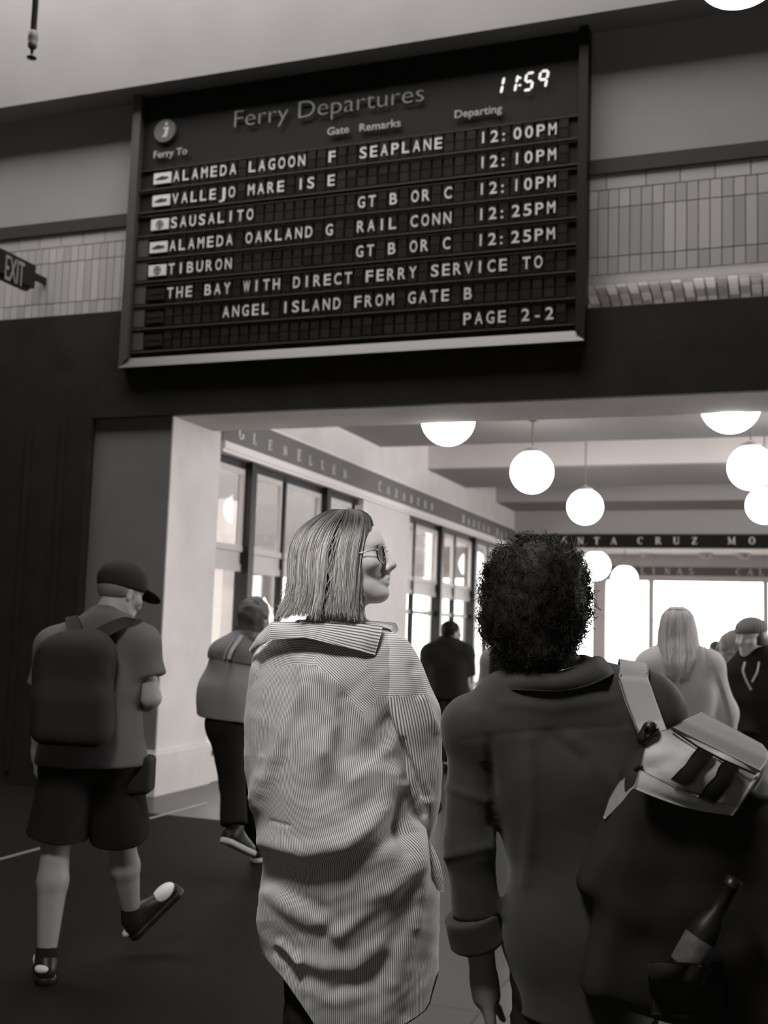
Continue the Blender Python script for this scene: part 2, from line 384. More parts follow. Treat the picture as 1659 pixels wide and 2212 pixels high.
# lintel over the opening: dark front panel + plaster box
struct('wall_front_lintel', MB().box(-9, -1.9, 8.12, 8.18, 3.19, 4.14).box(-1.9, 7, 8.12, 8.18, 3.19, 3.87), M['dark'])
struct('trim_4', MB().box(-5.9, 7, 8.18, 8.9, 3.19, 3.84), M['plaster'])
mb = MB().box(-9, -5.735, 8.08, 8.17, 0, 3.19)
for i in range(9): mb.box(-8.9 + i * .36, -8.9 + i * .36 + .05, 8.065, 8.09, .12, 3.19)
struct('wall_front_panelled', mb, M['dark'])
# column at the left of the opening with its plinth
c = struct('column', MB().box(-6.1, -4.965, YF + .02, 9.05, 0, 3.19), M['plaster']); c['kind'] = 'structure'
struct('front_facing', MB().box(-6.1, -4.966, YF, YF + .02, .36, 3.19), mat('grey_column_front', .19, .75, noise=.05, nscale=3), c)  # front face given a darker grey than the column's other faces
struct('plinth', MB().box(-6.1, -4.93, YF - .03, 9.085, 0, .34).box(-6.1, -4.945, YF - .015, 9.07, .34, .37), M['plaster'], c)
# floor strip
tag(MB().box(-4.425, -4.395, -2, 8.1, 0, .004).build('floor_strip', M['brass']), 'thin pale metal strip set in the dark floor beside the walking man', 'floor strip')

# ---- waiting hall beyond the opening
XW = -4.97
wl = struct('wall_hall_left', MB().box(XW - .2, XW, 9.05, 20.9, 3.03, 4.5).box(XW - .2, XW, 12.76, 14.55, .0, 3.03).box(XW - .2, XW, 9.05, 12.76, 0, .22).box(XW - .2, XW, 14.55, 20.9, 0, .22).box(XW - .2, XW, 20.45, 20.9, .22, 3.03), M['plaster'])
struct('ceiling_hall', MB().box(-5.2, 7, 8.9, 20.9, 4.42, 4.6), M['ceil'])
M['soffit'] = mat('soffit_shade_paint', .33, .85); M['endgrey'] = mat('shaded_end_wall', .36, .85)  # weaker light on soffits and end wall put into these darker greys
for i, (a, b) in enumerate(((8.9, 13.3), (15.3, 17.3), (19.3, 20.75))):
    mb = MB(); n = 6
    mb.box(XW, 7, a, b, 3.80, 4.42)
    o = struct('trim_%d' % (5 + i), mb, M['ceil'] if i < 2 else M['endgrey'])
    struct('soffit_shade', MB().box(XW, 7, a, b, 3.78, 3.80), M['soffit'], o)  # dark slab carries the shade under the beam
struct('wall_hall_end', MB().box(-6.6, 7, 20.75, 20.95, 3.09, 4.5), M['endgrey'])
M['frieze2'] = mat('shaded_frieze_paint', .016, .8, spec=.1)  # the frieze paint again, with its shade put into the colour
fr1 = struct('trim_8', MB().box(XW, XW + .02, 9.05, 20.75, 3.13, 3.41), M['frieze'])
struct('trim_9', MB().box(XW, XW + .05, 9.05, 20.75, 3.06, 3.13).box(XW, XW + .03, 9.05, 20.75, 3.03, 3.06).box(XW, XW + .028, 9.05, 20.75, 3.41, 3.43), M['moulding'])
fr2 = struct('trim_10', MB().box(XW, 7, 20.72, 20.75, 3.09, 3.34), M['frieze2'])

# serif lettering, drawn as stems, hairlines and serifs in a unit-high box
def glyph(ch):
    T, t = .17, .07; B = []
    def bar(x0, y0, x1, y1, w):
        dx, dy = x1 - x0, y1 - y0; L = math.hypot(dx, dy); nx, ny = -dy / L * w / 2, dx / L * w / 2
        B.append([(x0 + nx, y0 + ny), (x0 - nx, y0 - ny), (x1 - nx, y1 - ny), (x1 + nx, y1 + ny)])
    def serif(x, y, w=.34): bar(x - w / 2, y, x + w / 2, y, .07)
    def arc(cx, cy, rx, ry, a0, a1, w0=T, w1=t, n=14):
        for i in range(n):
            p, q = math.radians(a0 + (a1 - a0) * i / n), math.radians(a0 + (a1 - a0) * (i + 1) / n)
            f = lambda a: t + (T - t) * abs(math.cos(a))
            w = [f(p), f(q)]
            B.append([(cx + (rx - w[0]) * math.cos(p), cy + (ry - t) * math.sin(p)), (cx + rx * math.cos(p), cy + ry * math.sin(p)), (cx + rx * math.cos(q), cy + ry * math.sin(q)), (cx + (rx - w[1]) * math.cos(q), cy + (ry - t) * math.sin(q))])
    def stem(x): bar(x, .03, x, .97, T); serif(x, .035); serif(x, .965)
    w = .75
    if ch in 'CGO': arc(.4, .5, .4, .5, *(0, 360) if ch == 'O' else (50, 310)); w = .8
    if ch == 'G': bar(.7, .1, .7, .42, T); serif(.68, .42, .3)
    if ch == 'C': bar(.66, .7, .66, .93, .07)
    if ch in 'LEBDRPI': stem(.17); w = .34
    if ch in 'LE': bar(.17, .035, .68, .035, .07); bar(.66, .03, .66, .28, .07); w = .7
    if ch == 'E': bar(.17, .965, .66, .965, .07); bar(.64, .75, .64, .97, .07); bar(.2, .52, .5, .52, .07); bar(.48, .4, .48, .64, .05)
    if ch == 'D': bar(.17, .965, .4, .965, .07); bar(.17, .035, .4, .035, .07); arc(.38, .5, .42, .5, -90, 90); w = .8
    if ch in 'BRP': bar(.17, .965, .4, .965, .07); bar(.17, .5, .4, .5, .07); arc(.38, .735, .28, .265, -90, 90); w = .68
    if ch == 'B': bar(.17, .035, .4, .035, .07); arc(.38, .27, .32, .27, -90, 90); w = .7
    if ch == 'R': bar(.38, .5, .68, .05, .15); serif(.7, .035, .2); w = .76
    if ch == 'N': bar(.12, .03, .12, .97, .07); bar(.72, .03, .72, .97, .07); bar(.1, .95, .72, .05, T); serif(.12, .035, .28); serif(.72, .965, .28); serif(.08, .965, .2); w = .85
    if ch == 'A': bar(.1, .03, .4, .95, .07); bar(.4, .97, .7, .03, T); bar(.2, .36, .6, .36, .06); serif(.1, .035, .26); serif(.7, .035, .32); w = .82
    if ch == 'Z': bar(.08, .965, .66, .965, .07); bar(.62, .95, .1, .05, T); bar(.08, .035, .68, .035, .07); bar(.1, .75, .1, .97, .06); bar(.67, .03, .67, .27, .06); w = .74
    if ch == 'S': arc(.35, .74, .27, .26, 20, 250); arc(.35, .27, .3, .27, -160, 100); w = .68
    if ch == 'T': bar(.37, .03, .37, .97, T); bar(.02, .965, .72, .965, .07); serif(.37, .035); bar(.04, .74, .04, .97, .06); bar(.7, .74, .7, .97, .06); w = .74
    if ch == 'U': bar(.14, .97, .14, .3, T); bar(.66, .97, .66, .3, .07); arc(.4, .3, .34, .3, 180, 360); serif(.14, .965); serif(.66, .965, .26); w = .8
    if ch == 'Y': bar(.08, .95, .38, .45, T); bar(.7, .95, .38, .45, .07); bar(.38, .03, .38, .5, T); serif(.38, .035); serif(.08, .965, .28); serif(.7, .965, .26); w = .76
    if ch == 'M': bar(.12, .03, .12, .97, .07); bar(.84, .03, .84, .97, T); bar(.12, .95, .48, .1, T); bar(.48, .1, .84, .95, .07); serif(.12, .035, .26); serif(.84, .035); serif(.08, .965, .2); serif(.86, .965, .26); w = .98
    return B, w
def letters(name, items, fn0, fn1, parent, m):
    """items: (char, start, height)"""
    mb = MB()
    for ch, s, hgt, base in items:
        for poly in glyph(ch)[0]: mb.prism([(s + x * hgt, base + y * hgt) for x, y in poly], fn0, fn1)
    mb.build(name, m, parent)
def spread(txt, a, b, hgt, base, big=()):
    n = len(txt); wlast = glyph(txt[-1])[1] * hgt; return [(c_, a + (b - a - wlast) * i / (n - 1), hgt * (1.22 if i in big else 1), base) for i, c_ in enumerate(txt) if c_ != ' ']
fx0, fx1 = (lambda s, z: (XW + .02, s, z)), (lambda s, z: (XW + .026, s, z))
letters('lettering', [('G', 9.36, .125, 3.2)] + spread('LEN', 9.66, 10.44, .105, 3.2) + [('E', 10.71, .125, 3.2)] + spread('LLEN', 11.02, 12.11, .105, 3.2), fx0, fx1, fr1, M['letter'])
letters('lettering', spread('CAZADERO', 13.22, 15.52, .105, 3.2, (0,)), fx0, fx1, fr1, M['letter'])
letters('lettering', spread('BODEGA BAY', 17.12, 20.06, .105, 3.19, (0, 7)), fx0, fx1, fr1, M['letter'])
fy0, fy1 = (lambda s, z: (s, 20.72, z)), (lambda s, z: (s, 20.714, z))
letters('lettering', spread('SANTA', -4.36, -3.02, .13, 3.15) + spread('CRUZ', -2.64, -1.58, .13, 3.155), fy0, fy1, fr2, M['letter'])
letters('lettering', spread('MONTEREY', -1.05, 1.55, .13, 3.16), fy0, fy1, fr2, M['letter'])

# ---- windows in the left wall of the hall
XG = XW - .1
def bay(name, y0, y1, thick, thin, rail=None):
    w = MB().box(XG - .03, XG + .03, y0, y1, 2.955, 3.03).box(XG - .03, XG + .03, y0, y1, .22, .27)
    for y in thick: w.box(XG - .05, XW + .0, y - .055, y + .055, .22, 3.03)
    for y in thin: w.box(XG - .04, XG + .04, y - .022, y + .022, .22, 3.0)
    if rail: w.box(XG - .02, XG + .02, y0, y1, rail - .03, rail + .03)
    o = struct(name, w, M['frame'])
    lf = MB(); E = sorted([y0] + list(thick) + list(thin) + [y1])
    for a, b in zip(E[:-1], E[1:]):
        a += .06; b -= .06
        lf.box(XG - .02, XG + .025, a, b, 2.90, 2.955)
        lf.box(XG - .02, XG + .025, b - .03, b, 2.2, 2.9)
    lf.box(XG - .015, XG + .02, y0, y1, 1.95, 2.02).box(XG - .01, XG + .005, y0, y1, 2.02, 2.14).box(XG - .015, XG + .03, y0, y1, 2.14, 2.20)
    lf.box(XG - .02, XG + .04, y0, y1, .27, .33)
    struct('pale_rail', lf, M['lightframe'], o)
    for a, b in zip(E[:-1], E[1:]):
        for za, zb in ((.28, 1.95), (2.2, 2.95)): struct('pane', MB().box(XG - .006, XG, a + .01, b - .01, za, zb), M['glass'], o)
    return o
bay('window_1', 9.06, 12.75, (9.78, 11.68), (10.64, 12.62))
bay('window_2', 14.56, 20.44, (16.17, 18.1), (15.0, 17.05, 19.1), 1.7)
# outside the side windows: deep arcade fascia, posts, scalloped awning, low far buildings
struct('wall_outside_fascia', MB().box(-8.15, -8, 8.2, 30, 2.68, 6), M['canopy'])
P0, P1 = onplane(462, 1640, 0, -6.2), onplane(490, 1640, 0, -6.2)
struct('post_outside', MB().box(-6.4, -6.2, P0[1], P1[1], -.12, 2.9), M['extlight'])
mb = MB()
A0, A1 = onplane(491, 1232, 0, -6.6), onplane(528, 1232, 0, -6.6)
n = 3; yy = np.linspace(A0[1], A1[1] + 1.2, n * 8 + 1)
prof = [(float(y), 1.86 - .16 * abs(math.sin((i / 8) * PI)) - .02) for i, y in enumerate(yy)]
mb.prism([(float(yy[0]), 2.35)] + prof + [(float(yy[-1]), 2.35)], lambda y, z: (-6.6, y, z), lambda y, z: (-6.63, y, z))
mb.box(-8, -6.6, float(yy[0]), float(yy[-1]), 2.34, 2.38).box(-8, -7.9, float(yy[0]), float(yy[-1]), 2.34, 2.8)
tag(mb.build('awning', M['extdark']), 'dark scalloped awning outside the side window beyond the column', 'awning')
def facade(name, y0, y1, x, hgt, label):
    f = empty(name, (x, (y0 + y1) / 2, -.06), label=label, cat='building'); L = (y1 - y0) / 2
    MB().box(-1.5, 0, -L, L, 0, hgt).build('wall', M['extlight'], f)
    k = int((y1 - y0) / 1.6)
    for i in range(k):
        for z in (.5, 1.9):
            if z + 1 < hgt: MB().box(0, .03, -L + .4 + i * 1.6, -L + 1.3 + i * 1.6, z, z + 1.0).build('window', M['canopy'], f)
facade('building', 24, 31, -16, 2.6, 'low pale building seen through the nearer side window')
facade('building', 33, 46, -17, 3.0, 'low pale building seen through the farther side window')

# ---- second hall, end wall of glass
Y2 = 30.
struct('ceiling_far', MB().box(-6.6, 7, 20.95, 30.4, 3.62, 3.8), M['ceil'])
struct('wall_far_left', MB().box(-6.75, -6.6, 20.75, 30.4, 0, 3.8), M['plaster'])
zt = onplane(1500, 1256, 1, Y2)[2]
we = struct('wall_far_end', MB().box(-6.6, 7, Y2, Y2 + .25, zt, 3.75), M['plaster'])
za, zb = onplane(1400, 1243, 1, Y2)[2], onplane(1400, 1224, 1, Y2)[2]
f3 = struct('trim_11', MB().box(-6.6, 7, Y2 - .03, Y2, za, zb), M['frieze'])
struct('trim_12', MB().box(-6.6, 7, Y2 - .06, Y2, za - .1, za - .0).box(-6.6, 7, Y2 - .05, Y2, zb, zb + .04), M['plaster'])
gy0, gy1 = (lambda s, z: (s, Y2 - .03, z)), (lambda s, z: (s, Y2 - .036, z))
x5 = lambda cx: onplane(860 + cx * .4816, 1235, 1, Y2)[0]
pit = (x5(1305) - x5(1085)) / 4.2
letters('lettering', spread('SALINAS', x5(1085) - 2 * pit, x5(1085) + 4 * pit + .17, .17, za + .035), gy0, gy1, f3, M['letter'])
letters('lettering', spread('CALISTOGA', x5(1515), x5(1515) + 8 * pit, .17, za + .035), gy0, gy1, f3, M['letter'])
xs = [onplane(px, 1330, 1, Y2)[0] for px in (1281, 1309, 1400, 1412, 1648, 1660)]
w3 = MB()
M['pier'] = mat('bloom_lit_pier', .62, .7)  # bloom of the bright window put into the pier colour
w3.box(xs[0], xs[1], Y2 - .1, Y2 + .2, 0, zt).box(xs[2], xs[3], Y2, Y2 + .15, 0, zt).box(xs[4], xs[5], Y2, Y2 + .15, 0, zt)
for x in (2.2, 4.4, -6.3): w3.box(x, x + .3, Y2 - .05, Y2 + .2, 0, zt)
w3.box(-6.6, 7, Y2, Y2 + .15, 0, .1)
z1 = onplane(1550, 1345, 1, Y2)[2]
w3.box(xs[3], 7, Y2 + .02, Y2 + .07, z1 - .02, z1 + .02)
w = struct('window_3', w3, M['pier'])
for a, b in ((-6.6, xs[0]), (xs[1], xs[2]), (xs[3], xs[4]), (xs[5], 2.2), (2.5, 4.4), (4.7, 7)): struct('pane', MB().box(a, b, Y2 + .04, Y2 + .05, .1, zt), M['glass'], w)

# ================================================================== lamps
def globe(px, py, R, dist, ceil, label, group='white globe pendants of the hall'):
    k = ray(px, py); P = CAM + k * dist
    t = empty('globe_pendant', tuple(P), label=label, cat='pendant lamp', group=group)
    pr = [(.001, -R)] + [(R * math.sin(a), -R * math.cos(a)) for a in np.linspace(.12, PI - .42, 22)]
    MB().lathe(pr, 32).build('globe', M['globe'], t)
    rt_, zt_ = pr[-1]
    MB().lathe([(rt_ + .004, zt_ - .01), (rt_ + .006, zt_ + .025), (rt_ * .5, zt_ + .05), (.012, zt_ + .06), (.012, zt_ + .061)], 24).build('fitter_cap', M['lightframe'], t)
    MB().tube([(0, 0, zt_ + .05), (0, 0, ceil - P[2] - .015)], .009).lathe([(.05, ceil - P[2] - .02), (.05, ceil - P[2]), (.001, ceil - P[2])], 16).build('stem', M['iron'], t)
    return t
R = .235
globe(968, 905, R, R * FPX / 58.4, 3.78, 'white globe pendant half hidden by the header, above the blonde woman')
globe(1149, 1020, R, R * FPX / 46.5, 3.78, 'white globe pendant hanging whole above the gap between the two women')
globe(1264, 1095, R, R * FPX / 38.6, 4.42, 'white globe pendant hanging just above the dark lettered frieze')
globe(1578, 873, R, R * FPX / 64, 3.78, 'white globe pendant cut by the header at the top right of the opening')
globe(1622, 1010, R, R * FPX / 49, 3.78, 'white globe pendant at the right edge, upper of the overlapping pair')
globe(1652, 1092, R, R * FPX / 40, 4.42, 'white globe pendant at the right edge, lower of the overlapping pair')
globe(1287, 1222, .3, .3 * FPX / 31.5, 3.62, 'white globe pendant below the lettered frieze, touching the curly hair')
globe(1349, 1250, .3, .3 * FPX / 28.5, 3.62, 'white globe pendant below the lettered frieze, before the bright end window')
# lamp of the front hall that just dips into the frame
k = ray(1597, -42); P = CAM + k * 5.2
t = empty('globe_pendant', tuple(P), label='bright round lamp whose lower rim just enters the top right corner', cat='pendant lamp')
MB().lathe([(.001, -.1)] + [(.18 * math.sin(a), -.1 * math.cos(a)) for a in np.linspace(.15, PI - .4, 16)], 28).build('globe', M['globe'], t)
MB().tube([(0, 0, .08), (0, 0, 9.5 - P[2])], .012).build('stem', M['iron'], t)
# small dome downlights under the far ceiling
for (px, py, lb) in ((1525, 1196, 'small dome downlight on the far ceiling, centre of the row of three'), (1398, 1198, 'small dome downlight on the far ceiling above the thin window mullion'), (1606, 1197, 'small dome downlight on the far ceiling nearest the right edge')):
    P = onplane(px, py, 2, 3.62 - .02) if py < 1197 else onplane(px, py, 2, 3.60)
    t = empty('ceiling_downlight', (P[0], P[1], 3.62), label=lb, cat='ceiling light', group='small downlights of the far hall')
    MB().lathe([(.001, -.13)] + [(.17 * math.sin(a), -.13 * math.cos(a)) for a in np.linspace(.15, PI / 2, 8)], 20).build('dome', M['lightframe'], t)
    MB().lathe([(.12, -.125), (.001, -.135)], 20).build('lens', M['lightframe'], t)

# sprinkler pendant at the top left
P = onplane(68, 127, 1, 6.2)
t = empty('sprinkler', (P[0], P[1], 9.5), label='dark sprinkler head on a drop pipe hanging at the top left', cat='sprinkler')
z = P[2] - 9.5
MB().tube([(0, 0, 0), (0, 0, z + .13)], .022, 12).build('drop_pipe', M['iron'], t)
MB().lathe([(.022, z + .21), (.034, z + .2), (.036, z + .15), (.03, z + .12), (.034, z + .11), (.03, z + .085), (.014, z + .08)], 14).build('pipe_coupling', M['iron'], t)
MB().lathe([(.018, z + .09), (.02, z + .075), (.012, z + .07), (.010, z + .03), (.016, z + .02), (.016, z + .012)], 12).lathe([(.001, z + .014), (.035, z + .012), (.035, z + .004), (.001, z)], 14).build('nozzle', M['darkmetal'], t)

# exit sign, perpendicular to the wall
XE = -6.33
E0, E1 = onplane(-8, 532, 0, XE), onplane(78, 574, 0, XE)
zt_, zb_ = E1[2], onplane(76, 624, 0, XE)[2]
t = empty('exit_sign', (XE, 8.0, zb_), label='black box exit sign projecting from the tiled wall', cat='exit sign')
y0s, y1s = E0[1] - 8.0 - .05, E1[1] - 8.0
MB().box(-.09, 0, y0s, y1s, 0, zt_ - zb_).box(-.07, -.02, y0s + .1, y1s - .05, -.035, 0).build('sign_box', M['black'], t)
MB().box(-.06, -.03, y1s, YF - 8.0, .1, .16).build('wall_arm', M['black'], t)
mb = MB(); yE = [onplane(px, 590, 0, XE)[1] - 8.0 for px in (9, 52)]
V_, _F = text_data('EXIT', 1, ext=0, off=0); wv = max(v[0] for v in V_); hv = max(v[1] for v in V_)
zz0, zz1 = onplane(12, 603, 0, XE)[2] - zb_, onplane(12, 549, 0, XE)[2] - zb_
add_text(mb, 'EXIT', 1, lambda x, y, z: (.002 + z, yE[0] + (yE[1] - yE[0]) * x / wv, zz0 + (zz1 - zz0) * y / hv), ext=.002)
mb.build('lettering', M['hdr'], t)

# ================================================================== departure board
YB = 8.06
bd = empty('departure_board', (-3.43, YB, 3.6), label='large black split-flap ferry departure board on the front wall', cat='departure board')
OX, OZ = 3.43, -3.6
mb = MB()
mb.box(-5.42 + OX, -1.43 + OX, .03, YF - YB - .002, 3.62 + OZ, 6.06 + OZ); mb.build('housing', M['boardblack'], bd)
fm = MB()
fm.prism([(-5.44, 3.6), (-5.36, 3.68), (-5.36, 6.06), (-5.44, 6.06)], lambda x, z: (x + OX, -.035, z + OZ), lambda x, z: (x + OX, YF - YB, z + OZ))
fm.build('side_frame', M['boardframe'], bd)
fm = MB().prism([(-1.42, 3.6), (-1.49, 3.68), (-1.49, 6.06), (-1.42, 6.06)], lambda x, z: (x + OX, -.035, z + OZ), lambda x, z: (x + OX, YF - YB, z + OZ))
fm.build('side_frame', M['boardblack'], bd)
fm = MB().prism([(-5.44, 3.6), (-1.42, 3.6), (-1.5, 3.685), (-5.35, 3.685)], lambda x, z: (x + OX, -.04 + (z - 3.6) * .4, z + OZ), lambda x, z: (x + OX, .03, z + OZ))
fm.build('bottom_lip', M['boardframe'], bd)
PIT, X0B = .0915, -5.018
BASE = [5.24, 5.037, 4.822, 4.617, 4.41, 4.197, 3.992, 3.79]; CAPH = .093
ROWS = [('ALAMEDA LAGOON', 'F', 'SEAPLANE', '12:00PM'), ('VALLEJO MARE IS', 'E', '', '12:10PM'), ('SAUSALITO', '', 'GT B OR C', '12:10PM'), ('ALAMEDA OAKLAND', 'G', 'RAIL CONN', '12:25PM'), ('TIBURON', '', 'GT B OR C', '12:25PM')]
LINES = []
for a, g, r_, tm in ROWS:
    s = list(' ' * 38)
    for st, tx in ((0, a), (16, g), (19, r_), (30, tm)):
        for i, ch in enumerate(tx): s[st + i] = ch
    LINES.append(''.join(s))
LINES += ['THE BAY WITH DIRECT FERRY SERVICE TO', '      ANGEL ISLAND FROM GATE B', ' ' * 29 + 'PAGE 2-2']
GL = {}
for r, (ln, zb) in enumerate(zip(LINES, BASE)):
    mb = MB()
    for c_, ch in enumerate(ln):
        if ch == ' ': continue
        if ch not in GL:
            V_, F_ = text_data(ch, 1, ext=0, off=.012); GL[ch] = (V_, F_, min(v[0] for v in V_), max(v[0] for v in V_), max(v[1] for v in text_data('H', 1, ext=0, off=.012)[0]))
        V_, F_, xa, xb, hv = GL[ch]; cx = X0B + c_ * PIT + .031
        wmax = .062 if ch not in 'I1:-' else (xb - xa) * CAPH / hv
        if ch == ':': cx -= .018
        if ch == '1':   # the flap typeface draws 1 as a bare stem
            mb.box(cx - .007 + OX, cx + .007 + OX, .004, .008, zb + OZ, zb + CAPH + OZ); continue
        n0 = len(mb.v)
        for d in (.008, .004):
            mb.v += [(cx + OX + ((x - xa) / (xb - xa) - .5) * wmax, d, zb + OZ + y / hv * CAPH) for x, y, _ in V_]
        k = len(V_); mb.f += [tuple(n0 + k + i for i in f) for f in F_]; mb.sm += [False] * len(F_)
    fl = mb; nlet = len(fl.f)
    for c_ in range(38):
        xa = X0B + c_ * PIT - .012 + OX
        for a, b in ((-.03, .043), (.050, .123)): fl.box(xa, xa + .072, .012, .028, zb + a + OZ, zb + b + OZ)
    fo = fl.build('flap_row', [M['flap'], M['fliplet']], bd); fo.data.polygons.foreach_set('material_index', [1 if i < nlet else 0 for i in range(len(fl.f))])
    rb = MB().box(-5.35 + OX, -1.5 + OX, .0, .03, zb - .058 + OZ, zb - .045 + OZ).box(-5.35 + OX, -1.5 + OX, .008, .03, zb + .127 + OZ, zb + .135 + OZ)
    rb.build('row_rail', M['darktrim'], bd)
    if r >= 3: MB().box(-5.345 + OX, -5.235 + OX, .01, .03, zb - .03 + OZ, zb + .12 + OZ).build('row_end_plate', M['boardframe'], bd)
    ic = MB().box(-5.218 + OX, -5.045 + OX, .008, .02, zb - .002 + OZ, zb + .096 + OZ)
    if r < 5:
        io = ic.build('icon_flap', M['fliplet'], bd)
        q = MB(); f0, f1 = (lambda x, z: (x + OX, .008, z + zb + OZ)), (lambda x, z: (x + OX, .005, z + zb + OZ))
        if r in (0, 1, 3):
            q.prism([(-5.20, .042), (-5.17, .05), (-5.15, .062), (-5.12, .066), (-5.115, .058), (-5.07, .056), (-5.075, .038), (-5.13, .032), (-5.18, .034)], f0, f1)
        else:
            for i in range(20):
                a, b = 2 * PI * i / 20, 2 * PI * (i + 1) / 20
                q.prism([(-5.131 + rr_ * math.cos(an), .047 + rr_ * math.sin(an)) for rr_, an in ((.036, a), (.036, b), (.029, b), (.029, a))], f0, f1)
            q.prism([(-5.136, .02), (-5.126, .02), (-5.126, .074), (-5.136, .074)], f0, f1); q.prism([(-5.155, .045), (-5.107, .045), (-5.107, .053), (-5.155, .053)], f0, f1)
        q.build('ferry_pictogram', M['darktrim'], io)
    else:
        io = ic.build('icon_flap', M['flap'], bd); MB().box(-5.20 + OX, -5.065 + OX, .004, .008, zb + .045 + OZ, zb + .05 + OZ).build('flap_hinge', M['black'], io)
def btext(name, txt, x0, x1, zb, hgt, m, ref, off=0.0):
    V_, F_ = text_data(txt, 1, ext=.004, off=off); xa, xb = min(v[0] for v in V_), max(v[0] for v in V_); hv = max(v[1] for v in text_data(ref, 1, ext=0, off=off)[0])
    mb = MB(); mb.v = [(x0 + OX + (v[0] - xa) / (xb - xa) * (x1 - x0), .004 - v[2], zb + OZ + v[1] / hv * hgt) for v in V_]; mb.f = F_; mb.sm = [False] * len(F_); mb.build(name, m, bd)
btext('board_title', 'Ferry Departures', -4.445, -2.742, 5.655, .145, M['hdr'], 'F', -.018)
M['hdrw'] = mat('small_heading_white', .5, .5)
for tx, a, b, z in (('Gate', -3.573, -3.383, 5.474), ('Remarks', -3.288, -2.934, 5.470), ('Departing', -2.478, -2.095, 5.475), ('Ferry To', -5.227, -4.896, 5.474)):
    btext('column_heading', tx, a, b, z, .064, M['hdrw'], 'G')
mb = MB(); mb.prism([(-5.130 + .105 * math.cos(a), 5.715 + .103 * math.sin(a)) for a in np.linspace(0, 2 * PI, 32, endpoint=False)], lambda x, z: (x + OX, .0, z + OZ), lambda x, z: (x + OX, .03, z + OZ))
io = mb.build('information_disc', mat('disc_grey', .16, .5), bd)
q = MB(); f0, f1 = (lambda x, z: (x + OX, .0, z + OZ)), (lambda x, z: (x + OX, -.004, z + OZ))
q.prism([(-5.15, 5.655), (-5.105, 5.655), (-5.085, 5.745), (-5.145, 5.745), (-5.142, 5.732), (-5.12, 5.732), (-5.135, 5.668), (-5.15, 5.668)], f0, f1)
q.prism([(-5.113 + .015 * math.cos(a), 5.775 + .015 * math.sin(a)) for a in np.linspace(0, 2 * PI, 12, endpoint=False)], f0, f1)
q.build('letter_i', M['fliplet'], io)
# clock, slanted seven-segment digits
q = MB(); SEG = {'1': 'bc', '5': 'afgcd', '9': 'afgbc'}
def segs(ch, x0, z0, w, h):
    for s in SEG[ch]:
        e = .0095
        a, b = {'a': ((0, h), (w, h)), 'b': ((w, h), (w, h / 2)), 'c': ((w, h / 2), (w, 0)), 'd': ((0, 0), (w, 0)), 'f': ((0, h), (0, h / 2)), 'g': ((0, h / 2), (w, h / 2))}[s]
        d = np.array(b, float) - a; d /= np.linalg.norm(d); nn = np.array([-d[1], d[0]]) * e; A = np.array(a) + d * .004; B = np.array(b) - d * .004
        poly = [A, A + d * e * .9 + nn, B - d * e * .9 + nn, B, B - d * e * .9 - nn, A + d * e * .9 - nn]
        q.prism([(x0 + p[0] + p[1] * .18, z0 + p[1]) for p in poly], f0, f1)
for ch, x in (('1', -2.165), ('1', -2.055), ('5', -1.925), ('9', -1.815)): segs(ch, x, 5.625, .06, .135)
for z in (5.665, 5.725): q.box(-1.965 + OX, -1.945 + OX, -.004, 0, z + OZ, z + .014 + OZ)
q.build('clock_digits', M['led'], bd)

# ================================================================== people
def nrm(v): v = np.asarray(v, float); return v / (np.linalg.norm(v) + 1e-12)
def rotax(v, ax, a):
    ax = nrm(ax); return v * math.cos(a) + np.cross(ax, v) * math.sin(a) + ax * (ax @ v) * (1 - math.cos(a))
class Fig:
    """a place on the floor; J turns a sighting (px, py, metres farther than the figure's own distance) into the figure's own metres"""
    def __init__(s, d, px0): s.d = d; s.X0 = s._p(px0, 1300, 0)[0]
    def _p(s, px, py, dy):
        k = ray(px, py); P = CAM + k * ((s.d + dy) / (k @ HF)); return np.array([P @ RR, dy, P[2]])
    def J(s, px, py, dy=0.):
        v = s._p(px, py, dy); v[0] -= s.X0; return v
    def px(s, V):
        P = np.outer(V[:, 0] + s.X0, RR) + np.outer(V[:, 1] + s.d, HF); P[:, 2] += V[:, 2]; d = P - CAM; w = d @ FW
        return 829.5 + FPX * (d @ RT) / w, 1106 - FPX * (d @ UP) / w
    def root(s, name, label, cat, z=0., **k):
        p = RR * s.X0 + HF * s.d; return empty(name, (p[0], p[1], z), YAW, label=label, cat=cat, **k)
def frame(yaw, pitch=0, tilt=0):
    """head axes: yaw 0 faces away from the camera, 90 faces the picture's right; -> f, l, u"""
    a = math.radians(yaw); p = math.radians(pitch); f = np.array([math.sin(a) * math.cos(p), math.cos(a) * math.cos(p), math.sin(p)])
    l = nrm(np.cross([0, 0, 1.], f)); u = np.cross(f, l)
    if tilt: l, u = rotax(l, f, math.radians(tilt)), rotax(u, f, math.radians(tilt))
    return f, l, u
